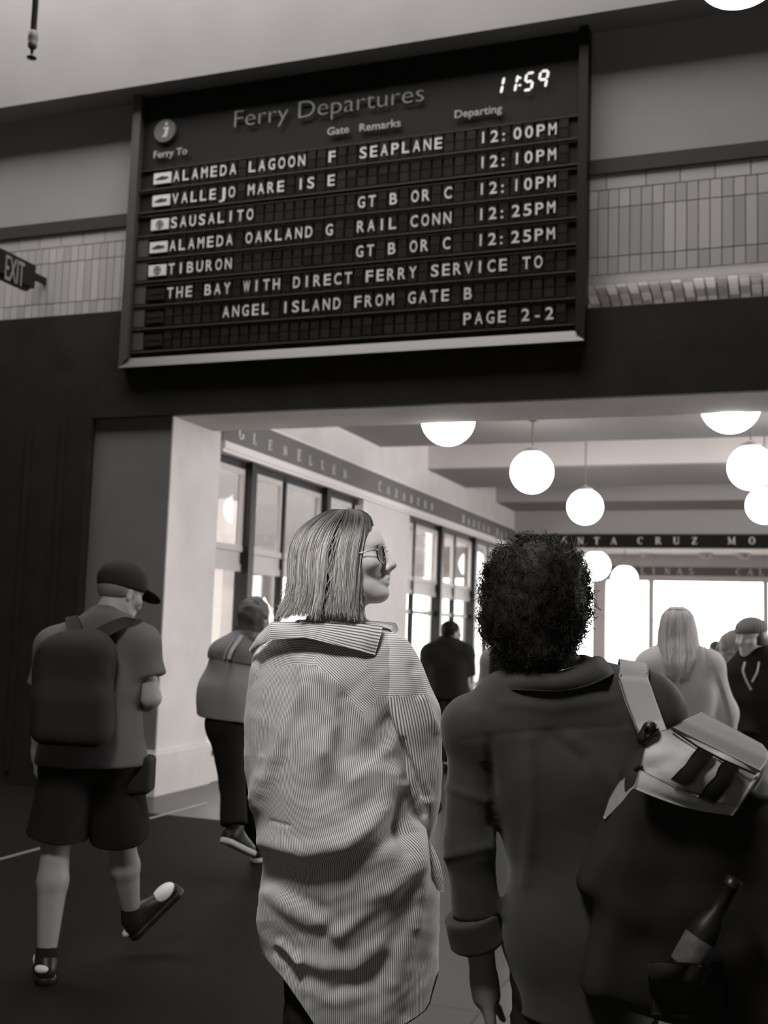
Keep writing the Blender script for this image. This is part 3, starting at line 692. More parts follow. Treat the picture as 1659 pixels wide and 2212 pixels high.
def head_prims(H, fr, s=1., fem=False, ears=True):
    f, l, u = fr; P = lambda a, b, c: H + s * (a * f + b * l + c * u); R = np.stack([f, l, u], 1); S = lambda *v: [x * s for x in v]
    pr = [el(P(-.012, 0, .043), S(.098, .077, .086), R, k=.02 * s),
          rc(P(.03, 0, .03), P(.045, 0, -.055), .066 * s, .044 * s, k=.03 * s),
          rc(P(.0, .045, -.045), P(.06, .016, -.088), .028 * s, .02 * s, k=.03 * s), rc(P(.0, -.045, -.045), P(.06, -.016, -.088), .028 * s, .02 * s, k=.03 * s),
          el(P(.076, 0, -.094), S(.022, .022, .018), R, k=.022 * s)]
    for sg in (1, -1):
        pr += [el(P(.062, sg * .042, -.012), S(.03, .026, .024), R, k=.025 * s),
               rc(P(.085, sg * .012, .036), P(.072, sg * .045, .034), .012 * s, .010 * s, k=.014 * s),
               dict(el(P(.1, sg * .031, .014), S(.018, .019, .014), R, k=.014 * s), sub=True),
               el(P(.077, sg * .031, .014), S(.0125, .014, .012), R, k=.003 * s),
               rc(P(.086, sg * .02, .0215), P(.083, sg * .042, .0205), .0035 * s, k=.004 * s), rc(P(.087, sg * .02, .0065), P(.083, sg * .042, .0075), .003 * s, k=.004 * s),
               rc(P(.1, 0, -.029), P(.1, sg * .013, -.031), .009 * s, .0075 * s, k=.008 * s)]
        if ears: pr += [el(P(-.005, sg * .08, -.004), S(.018, .008, .03), R, k=.008 * s), dict(el(P(-.002, sg * .088, -.002), S(.01, .006, .018), R, k=.005 * s), sub=True)]
    pr += [rc(P(.089, 0, .026), P(.116, 0, -.018), .0095 * s, .0105 * s, k=.012 * s), el(P(.114, 0, -.022), S(.0115, .0115, .010), R, k=.008 * s),
           rc(P(.098, 0, -.03), P(.098, 0, -.046), .006 * s, .0075 * s, k=.012 * s),
           rc(P(.098, -.012, -.054), P(.098, .012, -.054), .0062 * s, k=.006 * s), rc(P(.085, -.024, -.059), P(.098, 0, -.0545), .004 * s, .006 * s, k=.006 * s), rc(P(.085, .024, -.059), P(.098, 0, -.0545), .004 * s, .006 * s, k=.006 * s),
           rc(P(.095, -.012, -.0665), P(.095, .012, -.0665), .0068 * s, k=.006 * s), rc(P(.083, -.022, -.0625), P(.095, 0, -.066), .004 * s, .0065 * s, k=.006 * s), rc(P(.083, .022, -.0625), P(.095, 0, -.066), .004 * s, .0065 * s, k=.006 * s),
           dict(rc(P(.103, -.02, -.0603), P(.103, .02, -.0603), .0016 * s, k=.004 * s), sub=True)]
    return pr
def hand_prims(wr, d, pn, curl=.5, s=1., thumb=1):
    """wrist point, direction of the fingers, palm normal (the side the fingers curl to)"""
    d = nrm(d); pn = nrm(np.asarray(pn, float) - (np.asarray(pn, float) @ d) * d); a = np.cross(d, pn) * thumb
    pr = [rc(wr, wr + d * .03 * s, .025 * s, .03 * s, k=.02), ]
    for i, (o, L) in enumerate(((.03, .9), (.010, 1.), (-.010, .95), (-.029, .75))):
        b = wr + (d * .088 + a * o) * s; pr.append(rc(wr + (d * .02 + a * o * .6) * s, b, .0145 * s, .0115 * s, k=.01)); dd = d; p = b; L *= .036 * s
        for q, (seg, r0, r1) in enumerate(((1.2, .0100, .0092), (.8, .0092, .0085), (.62, .0085, .0072))):
            dd = rotax(dd, np.cross(d, pn), curl * (.7 + .35 * q) * .9); p2 = p + dd * L * seg; pr.append(rc(p, p2, r0 * s, r1 * s, k=.003)); p = p2
    t0 = wr + (d * .028 + a * .026) * s; t1 = t0 + (d * .03 + a * .022 + pn * .012) * s; t2 = t1 + nrm(d * .8 + a * .25 + pn * .5 * (.3 + curl)) * .03 * s; t3 = t2 + nrm(d * .8 - a * .1 + pn * .6 * (.2 + curl)) * .025 * s
    pr += [rc(t0, t1, .0135 * s, .0115 * s, k=.01), rc(t1, t2, .0112 * s, .010 * s, k=.004), rc(t2, t3, .010 * s, .008 * s, k=.004)]
    return pr
def body_prims(j, g=1., hands=True, s=1.):
    m = lambda a, b, t: a + (b - a) * t
    cs, ch = (j['sl'] + j['sr']) / 2, (j['hl'] + j['hr']) / 2; sh, hp = j['sr'] - j['sl'], j['hr'] - j['hl']; K = .06
    pr = [rc(j['hl'], j['hr'], .10 * g, k=K)]
    for t, wd, r in ((.3, .22, .098), (.55, .36, .1), (.78, .42, .098)):
        c = m(ch, cs, t); w = m(hp, sh, t) * wd; pr.append(rc(c - w * .5, c + w * .5, r * g, k=K))
    pr += [rc(j['sl'], j['sr'], .052 * g, k=K), rc(j['nb'], m(j['sl'], j['nb'], .1), .05 * g, .045 * g, k=K), rc(j['nb'], m(j['sr'], j['nb'], .1), .05 * g, .045 * g, k=K)]
    for q in 'lr':
        pr += [rc(j['s' + q], j['e' + q], .05 * g, .037 * g, k=.03), rc(j['e' + q], m(j['e' + q], j['w' + q], .35), .037 * g, .04 * g, k=.02), rc(m(j['e' + q], j['w' + q], .35), j['w' + q], .04 * g, .026 * s, k=.02),
               rc(j['h' + q], j['k' + q], .085 * g, .054 * g, k=.03), rc(j['k' + q], m(j['k' + q], j['a' + q], .35), .052 * g, .056 * g, k=.02), rc(m(j['k' + q], j['a' + q], .35), j['a' + q], .056 * g, .036 * s, k=.02),
               rc(j['a' + q] + [0, 0, -.03], j['t' + q], .035, .026, k=.02)]
        if hands: pr += hand_prims(j['w' + q], *j['hand' + q][:2], curl=j['hand' + q][2], s=s, thumb=j['hand' + q][3] if len(j['hand' + q]) > 3 else 1)
    return pr
def neck_prims(j, H, fr, s=1., r=.056): return [rc(H - fr[0] * .02 * s - fr[2] * .03 * s, j['nb'], r * s, (r + .004) * s, k=.03)]
def top_prims(j, g=1., off=.015, cut=1., sleeve=.035, K=.07):
    m = lambda a, b, t: a + (b - a) * t
    cs, ch = (j['sl'] + j['sr']) / 2, (j['hl'] + j['hr']) / 2; sh, hp = j['sr'] - j['sl'], j['hr'] - j['hl']
    pr = [rc(j['hl'], j['hr'], .105 * g + off, k=K)]
    for t, wd, r in ((.3, .3, .1), (.55, .42, .102), (.78, .46, .1)):
        c = m(ch, cs, t); w = m(hp, sh, t) * wd; pr.append(rc(c - w * .5, c + w * .5, r * g + off, k=K))
    pr += [rc(j['sl'], j['sr'], .054 * g + off, k=K)] + [rc(j['nb'], m(j['s' + q], j['nb'], .1), .05 * g + off * .8, .047 * g + off, k=K) for q in 'lr']
    for q in 'lr':
        c = cut[q] if isinstance(cut, dict) else cut
        if c <= 1: pr.append(rc(j['s' + q], m(j['s' + q], j['e' + q], c), .054 * g + off, .047 * g + sleeve, k=.03, cut=1))
        else:
            pr.append(rc(j['s' + q], j['e' + q], .054 * g + off, .042 * g + sleeve, k=.03)); pr.append(rc(j['e' + q], m(j['e' + q], j['w' + q], c - 1), .042 * g + sleeve, .034 * g + sleeve, k=.03, cut=1))
    return pr
def leg_prims(j, g=1., off=.015, to=2., flare=0.):
    m = lambda a, b, t: a + (b - a) * t
    pr = [rc(j['hl'], j['hr'], .105 * g + off, k=.05), rc(j['hl'] + [0, 0, .1], j['hr'] + [0, 0, .1], .095 * g + off, k=.05)]
    for q in 'lr':
        if to <= 1: pr.append(rc(j['h' + q], m(j['h' + q], j['k' + q], to), .09 * g + off, .06 * g + off + flare, k=.03, cut=1))
        else: pr += [rc(j['h' + q], j['k' + q], .09 * g + off, .057 * g + off, k=.03), rc(j['k' + q], m(j['k' + q], j['a' + q], to - 1), .057 * g + off, .05 * g + off + flare, k=.03, cut=1)]
    return pr
def neck_cut(j, H, r=.066): return rc(j['nb'] + nrm(j['nb'] - H) * .03, H, r, r + .01, k=.008, sub=True)
def shoe(root, an, toe, m_up, m_sole, s=1., patches=(), name='shoe'):
    """ankle and toe points; upper, sole, pale panels"""
    dd_ = toe - an + [0, 0, .06]; d = nrm(dd_ * [1, 1, 0]) if abs(dd_[2]) < .05 else nrm(dd_); side = nrm(np.cross(d, [0, 0, 1])); up = np.cross(side, d)
    heel = an - d * .045 * s - up * .076 * s; tp = heel + d * .255 * s; R = np.stack([d, side, up], 1)
    q = lambda a, b, c: heel + (d * a + side * b + up * c) * s
    u = part('shoe', sculpt([rc(q(.02, 0, .03), q(.22, 0, .018), .036 * s, .033 * s, k=.03), rc(q(.04, 0, .06), q(.05, 0, .085), .037 * s, .036 * s, k=.03), rc(q(.06, 0, .075), q(.17, 0, .03), .032 * s, .03 * s, k=.03)], .005, planes=[(q(0, 0, .01), -up), (q(0, 0, .1), up)]), m_up, root)
    part('sole', sculpt([rc(q(.02, 0, .004), q(.1, 0, .004), .04 * s, .036 * s, k=.02), rc(q(.1, 0, .004), q(.215, .004, .006), .036 * s, .042 * s, k=.02)], .005, planes=[(q(0, 0, .016), up), (q(0, 0, -.012), -up)]), m_sole, u)
    for a, b, c, r in patches: part('panel', sculpt([el(q(a, b, c), [x * s for x in r], R)], .004), M['shoewhite'], u)
    return u
M['skin'] = mat('fair_skin', .55, .55, (1.05, 1, .96), bump=.04, bscale=260)
M['skindark'] = mat('tanned_skin', .16, .55, (1.05, 1, .96))
M['denim'] = mat('dark_denim', .023, .85, bump=.12, bscale=500, sheen=.15)
M['blackcloth'] = mat('black_cloth', .016, .9, spec=.1)
M['canvasblack'] = mat('black_canvas', .017, .8, spec=.15, bump=.08, bscale=300)
M['greytee'] = mat('grey_tee_cloth', .09, .9, bump=.05, bscale=400)
M['coat'] = mat('grey_coat_cloth', .17, .9, bump=.08, bscale=300)
M['coatlight'] = mat('grey_coat_body', .27, .9, bump=.08, bscale=300)
M['knit'] = mat('pale_knit', .46, .9, bump=.2, bscale=160)
M['palecloth'] = mat('pale_cloth', .4, .9)
M['shoewhite'] = mat('white_shoe_leather', .6, .5)
M['darkhair'] = mat('near_black_hair', .011, .6, spec=.12, per_island=.5)
M['brownhair'] = mat('brown_hair', .06, .5, spec=.4, per_island=.5)
M['greyhair'] = mat('greying_hair', .12, .6, per_island=.6)
M['buckle'] = mat('black_plastic', .01, .35)

def Jv(fig, px, py, dy):
    px, py, dy = np.broadcast_arrays(px, py, dy)
    k = FW + (px[..., None] - 829.5) / FPX * RT - (py[..., None] - 1106) / FPX * UP
    P = CAM + k * ((fig.d + dy) / (k @ HF))[..., None]
    return np.stack([P @ RR - fig.X0, dy, P[..., 2]], -1)
def tb(t): a = np.array(t, float); return lambda x: np.interp(x, a[:, 0], a[:, 1])
def polydist(px, py, L):
    d = np.full(px.shape, 1e9)
    for (x0, y0), (x1, y1) in zip(L[:-1], L[1:]):
        dx, dy = x1 - x0, y1 - y0; t = np.clip(((px - x0) * dx + (py - y0) * dy) / (dx * dx + dy * dy), 0, 1); d = np.minimum(d, np.hypot(px - x0 - t * dx, py - y0 - t * dy))
    return d
def inpoly(px, py, P):
    c = np.zeros(px.shape, bool); n = len(P)
    for i in range(n):
        x0, y0 = P[i]; x1, y1 = P[(i + 1) % n]
        with np.errstate(divide='ignore', invalid='ignore'): c ^= ((y0 > py) != (y1 > py)) & (px < (x1 - x0) * (py - y0) / (y1 - y0 + 1e-12) + x0)
    return c
def grid_quads(nr, nc, wrap=False):
    i = np.arange(nr - 1)[:, None]; j = np.arange(nc if wrap else nc - 1)[None, :]; j2 = (j + 1) % nc
    return np.stack([i * nc + j, i * nc + j2, (i + 1) * nc + j2, (i + 1) * nc + j], -1).reshape(-1, 4)
def set_uv(me, U):
    uv = me.uv_layers.new(name='weave'); uv.data.foreach_set('uv', np.asarray(U, np.float32).ravel())
def stripe_mat(name, light, dark, pitch=.0047):
    m = bpy.data.materials.new(name); m.use_nodes = True; nt = m.node_tree; b = nt.nodes['Principled BSDF']
    uv = nt.nodes.new('ShaderNodeUVMap'); uv.uv_map = 'weave'; sx = nt.nodes.new('ShaderNodeSeparateXYZ'); nt.links.new(uv.outputs[0], sx.inputs[0])
    def mth(op, a, v, v3=None):
        n = nt.nodes.new('ShaderNodeMath'); n.operation = op; nt.links.new(a, n.inputs[0]); n.inputs[1].default_value = v; return n.outputs[0]
    w = mth('SINE', mth('MULTIPLY', sx.outputs[0], 2 * PI / pitch), 0)
    mr = nt.nodes.new('ShaderNodeMapRange'); mr.inputs[1].default_value = -.15; mr.inputs[2].default_value = .55; nt.links.new(w, mr.inputs[0])
    mx = nt.nodes.new('ShaderNodeMix'); mx.data_type = 'RGBA'; nt.links.new(mr.outputs[0], mx.inputs[0])
    mx.inputs[6].default_value = (light * 1.03, light, light * .97, 1); mx.inputs[7].default_value = (dark * 1.03, dark, dark * .97, 1)
    nt.links.new(mx.outputs[2], b.inputs['Base Color']); b.inputs['Roughness'].default_value = .75; b.inputs['Specular IOR Level'].default_value = .25
    b.inputs['Sheen Weight'].default_value = .15
    return m
M['stripe'] = stripe_mat('pinstripe_cotton', .62, .12)

# ------------------------------------------------------------------ A: blonde woman in the pinstripe shirt
A = Fig(2.8, 740); J = A.J
ra = A.root('person', 'blonde woman in a long pinstriped shirt standing under the board, looking right', 'person')
H = J(755, 1215); fr = frame(100, 8); s = .94
z = lambda v, zz, dy=None: np.array([v[0], v[1] if dy is None else dy, zz])
j = dict(nb=J(712, 1362, .03), sl=J(592, 1440, .03), sr=J(852, 1445, .02), el=J(572, 1690, .06), wl=J(690, 1680, .27), er=J(900, 1735, .03), wr=J(820, 1690, .27), hl=J(690, 1880, .04), hr=J(815, 1880, .04))
for q in 'lr': j['k' + q] = z(j['h' + q], .46, .03); j['a' + q] = z(j['h' + q], .09, .06); j['t' + q] = j['a' + q] + [0, .17, -.06]
j['handl'] = ((1, .3, .1), (0, -1, 0), .5, 1); j['handr'] = ((-1, .3, .1), (0, -1, 0), .5, -1)
part('body', sculpt(body_prims(j, .92) + neck_prims(j, H, fr, s, .05) + [rc(J(735, 1325, .0), J(762, 1290, .01), .045, .04, k=.03)] + head_prims(H, fr, s, ears=False), .0042, k=.03, smooth=2), M['skin'], ra)
# shirt back and front as one draped tube
TL = tb([(1338, 645), (1350, 622), (1365, 600), (1381, 580), (1400, 565), (1425, 553), (1485, 536), (1551, 529), (1632, 526), (1682, 532), (1739, 541), (1798, 555), (1839, 568), (1864, 569), (1951, 560), (1988, 558), (2038, 566), (2082, 572), (2320, 577)])
TRt = tb([(1338, 795), (1350, 826), (1365, 850), (1381, 866), (1400, 878), (1450, 892), (1500, 898), (1600, 890), (1700, 892), (1800, 908), (1850, 926), (1938, 947), (2020, 949), (2082, 947), (2320, 940)])
HEM = tb([(540, 2030), (568, 2060), (587, 2085), (615, 2123), (649, 2170), (677, 2212), (730, 2240), (780, 2248), (830, 2240), (881, 2212), (905, 2197), (922, 2183), (932, 2165), (942, 2120), (952, 2080)])
HD = tb([(1338, .07), (1365, .10), (1400, .125), (1450, .148), (1500, .158), (1600, .172), (1750, .188), (1839, .200), (1900, .168), (2000, .145), (2240, .105)])
_yy = np.arange(1300, 2400.); _h = np.convolve(np.pad(HD(_yy), 40, 'edge'), np.hanning(81) / np.hanning(81).sum(), 'valid'); HD = lambda y: np.interp(y, _yy, _h)
nth, nrow = 420, 460
th = np.linspace(0, 2 * PI, nth, endpoint=False); c_, s_ = np.cos(th), np.sin(th); ex = .84
cc, ss = np.sign(c_) * np.abs(c_)**ex, np.sign(s_) * np.abs(s_)**ex
hemx = (TL(2060) + TRt(2060)) / 2 + (TRt(2060) - TL(2060)) / 2 * cc; hem = HEM(hemx)
v = np.linspace(0, 1, nrow)[:, None]; py = 1338 + (hem[None, :] - 1338) * v
pxg = (TL(py) + TRt(py)) / 2 + (TRt(py) - TL(py)) / 2 * cc[None, :]
dyg = .03 + HD(py) * ss[None, :]
FOLDS = [  # (line on the cloth, lift in metres, half-width in sightline units)
    ([(847, 1676), (834, 1739), (793, 1795), (746, 1827), (655, 1842), (574, 1818)], .026, 20),
    ([(860, 1790), (800, 1850), (730, 1885), (640, 1890), (585, 1872)], -.020, 26),
    ([(903, 1797), (898, 1870), (850, 1915), (790, 1960), (730, 2010)], .024, 18),
    ([(818, 1944), (760, 1975), (700, 2016)], -.014, 14), ([(590, 1930), (630, 1970), (693, 1998)], .014, 18), ([(575, 1900), (610, 1925), (690, 1960)], -.010, 14),
    ([(825, 2045), (762, 2090), (700, 2088), (652, 2074)], .014, 16), ([(600, 2050), (640, 2110), (720, 2140), (800, 2110)], -.010, 18), ([(660, 2130), (720, 2165), (800, 2150)], .008, 14),
    ([(605, 2040), (645, 2076)], .018, 8), ([(600, 2060), (640, 2095)], -.012, 9),
    ([(650, 1440), (655, 1480), (620, 1560), (570, 1680), (545, 1740)], .013, 13), ([(600, 1450), (585, 1560), (560, 1660)], -.007, 14), ([(628, 1440), (640, 1560), (600, 1700), (575, 1800)], -.008, 18),
    ([(680, 1445), (675, 1560), (680, 1680), (690, 1790)], .010, 22), ([(700, 1460), (718, 1500), (722, 1560), (705, 1620)], .016, 15), ([(745, 1510), (740, 1600), (720, 1700)], -.014, 22),
    ([(730, 1470), (790, 1560), (830, 1620)], .012, 14), ([(700, 1640), (760, 1680), (815, 1660), (850, 1600)], .010, 18), ([(770, 1640), (820, 1610), (850, 1560)], -.016, 22),
    ([(700, 1720), (760, 1755), (815, 1735)], -.010, 22), ([(870, 1700), (880, 1760), (895, 1800), (905, 1900), (900, 2000)], .014, 12), ([(862, 1720), (868, 1780), (880, 1840)], -.018, 12),
    ([(925, 1930), (880, 2020), (850, 2120)], .012, 20), ([(900, 1960), (840, 2060), (800, 2150)], -.013, 22), ([(925, 2040), (905, 2120), (880, 2190)], -.010, 18),
    ([(585, 1775), (625, 1783)], -.004, 4), ([(560, 1640), (545, 1720)], .006, 8), ([(570, 1930), (565, 2010), (600, 2080)], .009, 12)]
def drape(px, py):
    d = np.zeros(px.shape)
    for L, amp, w in FOLDS:
        q = polydist(px, py, L) / (w * 1.25); d += amp * .7 * np.exp(-q * q)
    return d
P = Jv(A, pxg, py, dyg); V = P.reshape(-1, 3)
Q = grid_quads(nrow, nth, True)[:, ::-1]
bk = 1 / (1 + np.exp(-(-(dyg - .03) / HD(py) - .12) * 14))
N = normals(V, Q); N *= np.sign((N * (V - [V[:, 0].mean(), .03, 0]) * [1, 1, 0]).sum(1).mean())
dsp = (drape(pxg, py) * bk).ravel() + .0035 * wob(V, 14, 5, 2) + .0012 * wob(V, 45, 6, 2)
rows = np.clip((py - 1345) / 60, 0, 1).ravel()
V = V + N * (dsp * rows)[:, None]
me = mesh_np('shirt', V, Q)
# weave direction: panels run lengthwise, the yoke crosswise
ref = Jv(A, pxg[nrow // 2], np.full(nth, 1750.), dyg[nrow // 2]); arc = np.concatenate([[0], np.cumsum(np.linalg.norm(np.diff(ref, axis=0), axis=1))])
uvert = np.repeat(arc[None, :], nrow, 0)
YOKE_L = [(500, 1300), (690, 1300), (684, 1440), (634, 1434), (600, 1438), (554, 1445), (520, 1470)]
YOKE_M = [(684, 1300), (760, 1300), (781, 1407), (818, 1507), (784, 1544), (750, 1502), (715, 1463), (684, 1440)]
YOKE_R = [(760, 1300), (990, 1300), (990, 1502), (925, 1501), (818, 1505), (781, 1407)]
def weave(px, py, X, Z, base, back):
    u = base.copy()
    m = inpoly(px, py, YOKE_L) & back; u = np.where(m, Z * 1.2 + .10 * X + .006 * np.sin(X * 40), u)
    m = inpoly(px, py, YOKE_M) & back; u = np.where(m, X * .66 + Z * .75, u)
    m = inpoly(px, py, YOKE_R) & back; u = np.where(m, Z * 1.05 - .06 * X, u)
    return u
def weave_loops(me, Q, px, py, V, base, back, wrapn=None, total=0):
    fx, fy, fb = px.ravel()[Q].mean(1), py.ravel()[Q].mean(1), back.ravel()[Q].mean(1) > .5
    one = np.ones((1, Q.shape[1])); b = base.ravel()[Q].copy()
    if total: b = np.where((b.max(1, keepdims=True) - b) > total / 2, b + total, b)
    U = weave(fx[:, None] * one, fy[:, None] * one, V[:, 0][Q], V[:, 2][Q], b, fb[:, None] & (one > 0))
    set_uv(me, np.stack([U, np.zeros_like(U)], -1))
weave_loops(me, Q, pxg, py, V, uvert, dyg < .03, total=arc[-1] + .002)
link('shirt', me, M['stripe'], ra)
# sleeves: a swept tube following upper arm then forearm
def sleeve(name, path, fig, mt, parent, yoke=True, folds=(), n=72, m=150, seed=1):
    a = np.array(path, float); t = np.linspace(0, 1, len(a)); tt = np.linspace(0, 1, m)
    def sm(col):
        y = np.interp(tt, t, a[:, col]); k = np.hanning(15); k /= k.sum(); yy = np.convolve(np.pad(y, 7, 'edge'), k, 'valid'); yy[0], yy[-1] = y[0], y[-1]; return yy
    cx, cy, dy, hw, hz = [sm(i) for i in range(5)]
    C = Jv(fig, cx, cy, dy); T = np.gradient(C, axis=0); T /= np.linalg.norm(T, axis=1)[:, None]
    S = np.cross(T, [0, -1, 0.]); S /= np.linalg.norm(S, axis=1)[:, None]; B = np.cross(S, T)
    an = np.linspace(0, 2 * PI, n, endpoint=False)
    mpp = fig.d / FPX
    P = C[:, None] + S[:, None] * (np.cos(an) * hw[:, None] * mpp)[..., None] + B[:, None] * (np.sin(an) * hz[:, None])[..., None]
    V = P.reshape(-1, 3); Q = grid_quads(m, n, True); N = normals(V, Q)
    if ((V - np.repeat(C, n, 0)) * N).sum() < 0: Q = Q[:, ::-1]; N = -N
    px, py = fig.px(V); d = np.zeros(len(V))
    for L, amp, w in folds: q = polydist(px, py, L) / w; d += amp * np.exp(-q * q)
    V = V + N * (d * (V[:, 1] < np.repeat(C[:, 1], n)) + .003 * wob(V, 18, seed, 2) + .001 * wob(V, 50, seed + 1, 2))[:, None]
    me = mesh_np(name, V, Q)
    if yoke is not None:
        arc = an / (2 * PI) * .36; base = np.repeat(arc[None], m, 0)
        weave_loops(me, Q, px if yoke else px * 0, py, V, base, np.ones(len(V), bool), total=.362)
    return link(name, me, mt, parent)
sleeve('sleeve', [(838, 1385, .02, 26, .05), (846, 1405, .01, 42, .07), (856, 1440, .0, 54, .085), (868, 1490, -.01, 60, .09), (880, 1545, -.01, 73, .09), (890, 1600, 0, 64, .085), (900, 1676, .01, 54, .08), (912, 1723, .02, 40, .07), (920, 1770, .03, 24, .06), (922, 1803, .05, 8, .03)], A, M['stripe'], ra,
       folds=[([(820, 1505), (840, 1560), (880, 1650), (915, 1720)], -.012, 9), ([(835, 1500), (860, 1570), (900, 1660), (925, 1730)], .010, 9), ([(790, 1560), (850, 1650), (880, 1720)], .008, 10), ([(900, 1460), (925, 1530), (945, 1580)], .008, 9), ([(870, 1600), (900, 1680), (915, 1760)], -.009, 8), ([(890, 1440), (905, 1500)], -.006, 8)])
sleeve('sleeve', [(590, 1400, .03, 24, .05), (575, 1450, .03, 36, .07), (562, 1550, .04, 34, .075), (562, 1650, .06, 34, .07), (570, 1700, .10, 32, .06), (620, 1700, .22, 36, .05), (680, 1690, .28, 34, .045)], A, M['stripe'], ra, yoke=False, seed=4)
sleeve('sleeve', [(905, 1745, .04, 34, .06), (890, 1735, .12, 36, .055), (850, 1710, .22, 36, .05), (828, 1700, .27, 34, .045)], A, M['stripe'], ra, yoke=False, seed=8)
# hanging cuff tab behind the elbow
a = np.linspace(0, 1, 30); w_ = 3 + 16 * np.sin(PI * a**.8)**.8
cxt, cyt = 914 + 34 * a + 6 * a * a, 1806 + 118 * a
g = np.stack([Jv(A, cxt + w_ * k, cyt + abs(k) * 3, -.02 - .012 * (1 - k * k) * np.sin(PI * a)) for k in np.linspace(-1, 1, 9)], 1)
def thick(name, G, th_, mt, parent, uvf=None):
    nr, nc = G.shape[:2]; V = G.reshape(-1, 3); Q = grid_quads(nr, nc); N = normals(V, Q); V2 = V - N * th_; n = len(V)
    b = [(i, 0) for i in range(nr)] + [(nr - 1, i) for i in range(1, nc)] + [(i, nc - 1) for i in range(nr - 2, -1, -1)] + [(0, i) for i in range(nc - 2, 0, -1)]
    b = np.array([p * nc + q for p, q in b]); b2 = np.roll(b, -1)
    Qa = np.concatenate([Q, Q[:, ::-1] + n, np.stack([b2, b, b + n, b2 + n], 1)])
    me = mesh_np(name, np.concatenate([V, V2]), Qa)
    if uvf is not None: u = np.concatenate([uvf.ravel()] * 2)[Qa]; set_uv(me, np.stack([u, u * 0], -1))
    return link(name, me, mt, parent)
thick('cuff_tab', g, .003, M['stripe'], ra, np.repeat(np.linspace(0, .04, 9)[None], 30, 0))
# wide collar lying back off the neck
cu = np.linspace(0, 1, 90)
ct = np.array([(541, 1404), (560, 1374), (588, 1346), (620, 1346), (660, 1348), (700, 1348), (745, 1348), (790, 1351), (826, 1356)], float)
cb = np.array([(546, 1410), (560, 1392), (583, 1381), (620, 1380), (655, 1380), (695, 1387), (735, 1396), (775, 1404), (808, 1414)], float)
f_ = lambda A_, c: np.interp(cu, np.linspace(0, 1, len(A_)), A_[:, c])
tdy = np.interp(cu, [0, .12, .3, .5, .7, .9, 1], [0, -.035, -.06, -.07, -.07, -.06, -.045]); bdy = np.interp(cu, [0, .12, .3, .5, .7, .9, 1], [0, -.07, -.10, -.118, -.122, -.11, -.09])
rowsn = 22; G = []
for k in np.linspace(0, 1, rowsn):
    G.append(Jv(A, f_(ct, 0) * (1 - k) + f_(cb, 0) * k, f_(ct, 1) * (1 - k) + f_(cb, 1) * k + 1.5 * np.sin(cu * 9) * k, tdy * (1 - k) + bdy * k - .014 * math.sin(PI * k**.8)))
G = np.stack(G, 0)
thick('collar', G, .004, M['stripe'], ra, np.repeat(np.linspace(0, .042, rowsn)[:, None], 90, 1) + .004 * np.sin(cu * 5)[None])
ct2 = np.array([(745, 1350), (780, 1345), (815, 1345), (853, 1349), (858, 1362)], float); cb2 = np.array([(760, 1353), (790, 1354), (824, 1357), (840, 1362), (850, 1372)], float)
f2 = lambda A_, c: np.interp(cu, np.linspace(0, 1, len(A_)), A_[:, c])
G = np.stack([Jv(A, f2(ct2, 0) * (1 - k) + f2(cb2, 0) * k, f2(ct2, 1) * (1 - k) + f2(cb2, 1) * k, (-.02 + .10 * cu) * (1 - k) + (-.08 + .09 * cu) * k) for k in np.linspace(0, 1, 10)], 0)
thick('collar', G, .004, M['stripe'], ra, np.repeat(np.linspace(0, .03, 10)[:, None], 90, 1))
M['trouser'] = M['blackcloth']
part('trousers', sculpt(leg_prims(j, .95, .012, 1.95, .02), .008, fn=wrinkle(.003, 25, 3)), M['trouser'], ra)
for q in 'lr': shoe(ra, j['a' + q], j['t' + q], M['black'], M['darktrim'])
# bob of straight hair
HL = tb([(1097, 728), (1104, 706), (1112, 688), (1122, 671), (1138, 651), (1157, 637), (1177, 628), (1200, 623), (1230, 621), (1255, 621), (1290, 616), (1310, 609), (1335, 606)])
HR = tb([(1097, 766), (1104, 784), (1110, 794), (1120, 802), (1140, 806), (1160, 804), (1180, 800), (1220, 794), (1260, 790), (1300, 787), (1330, 782)])
HDp = tb([(1097, .03), (1104, .05), (1112, .066), (1122, .078), (1140, .083), (1170, .093), (1220, .098), (1300, .1), (1330, .097)])
def hairpt(th_, py, r):
    c = np.cos(th_); s__ = np.sin(th_); c = np.where(c > 0, np.abs(c)**.5, -np.abs(c)**.9); s__ = np.sign(s__) * np.abs(s__)**.85
    return Jv(A, (HL(py) + HR(py)) / 2 + (HR(py) - HL(py)) / 2 * c * r, py, HDp(py) * s__ * r)
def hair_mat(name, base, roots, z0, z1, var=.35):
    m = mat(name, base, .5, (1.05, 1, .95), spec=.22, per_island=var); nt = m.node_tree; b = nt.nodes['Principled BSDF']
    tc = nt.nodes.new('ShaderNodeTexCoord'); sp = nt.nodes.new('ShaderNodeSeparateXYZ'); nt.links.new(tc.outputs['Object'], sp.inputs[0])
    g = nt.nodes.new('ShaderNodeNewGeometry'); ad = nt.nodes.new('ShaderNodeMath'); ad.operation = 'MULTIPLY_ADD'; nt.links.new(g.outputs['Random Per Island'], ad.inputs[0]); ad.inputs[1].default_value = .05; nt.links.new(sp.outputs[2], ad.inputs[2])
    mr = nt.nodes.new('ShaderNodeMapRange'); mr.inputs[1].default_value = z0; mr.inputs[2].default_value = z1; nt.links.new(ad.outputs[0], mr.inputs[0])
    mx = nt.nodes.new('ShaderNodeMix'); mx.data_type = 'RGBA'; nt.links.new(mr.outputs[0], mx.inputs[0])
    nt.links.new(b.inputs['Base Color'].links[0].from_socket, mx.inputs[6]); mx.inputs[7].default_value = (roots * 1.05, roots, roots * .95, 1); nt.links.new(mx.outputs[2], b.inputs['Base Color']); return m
ztop = J(748, 1100)[2]
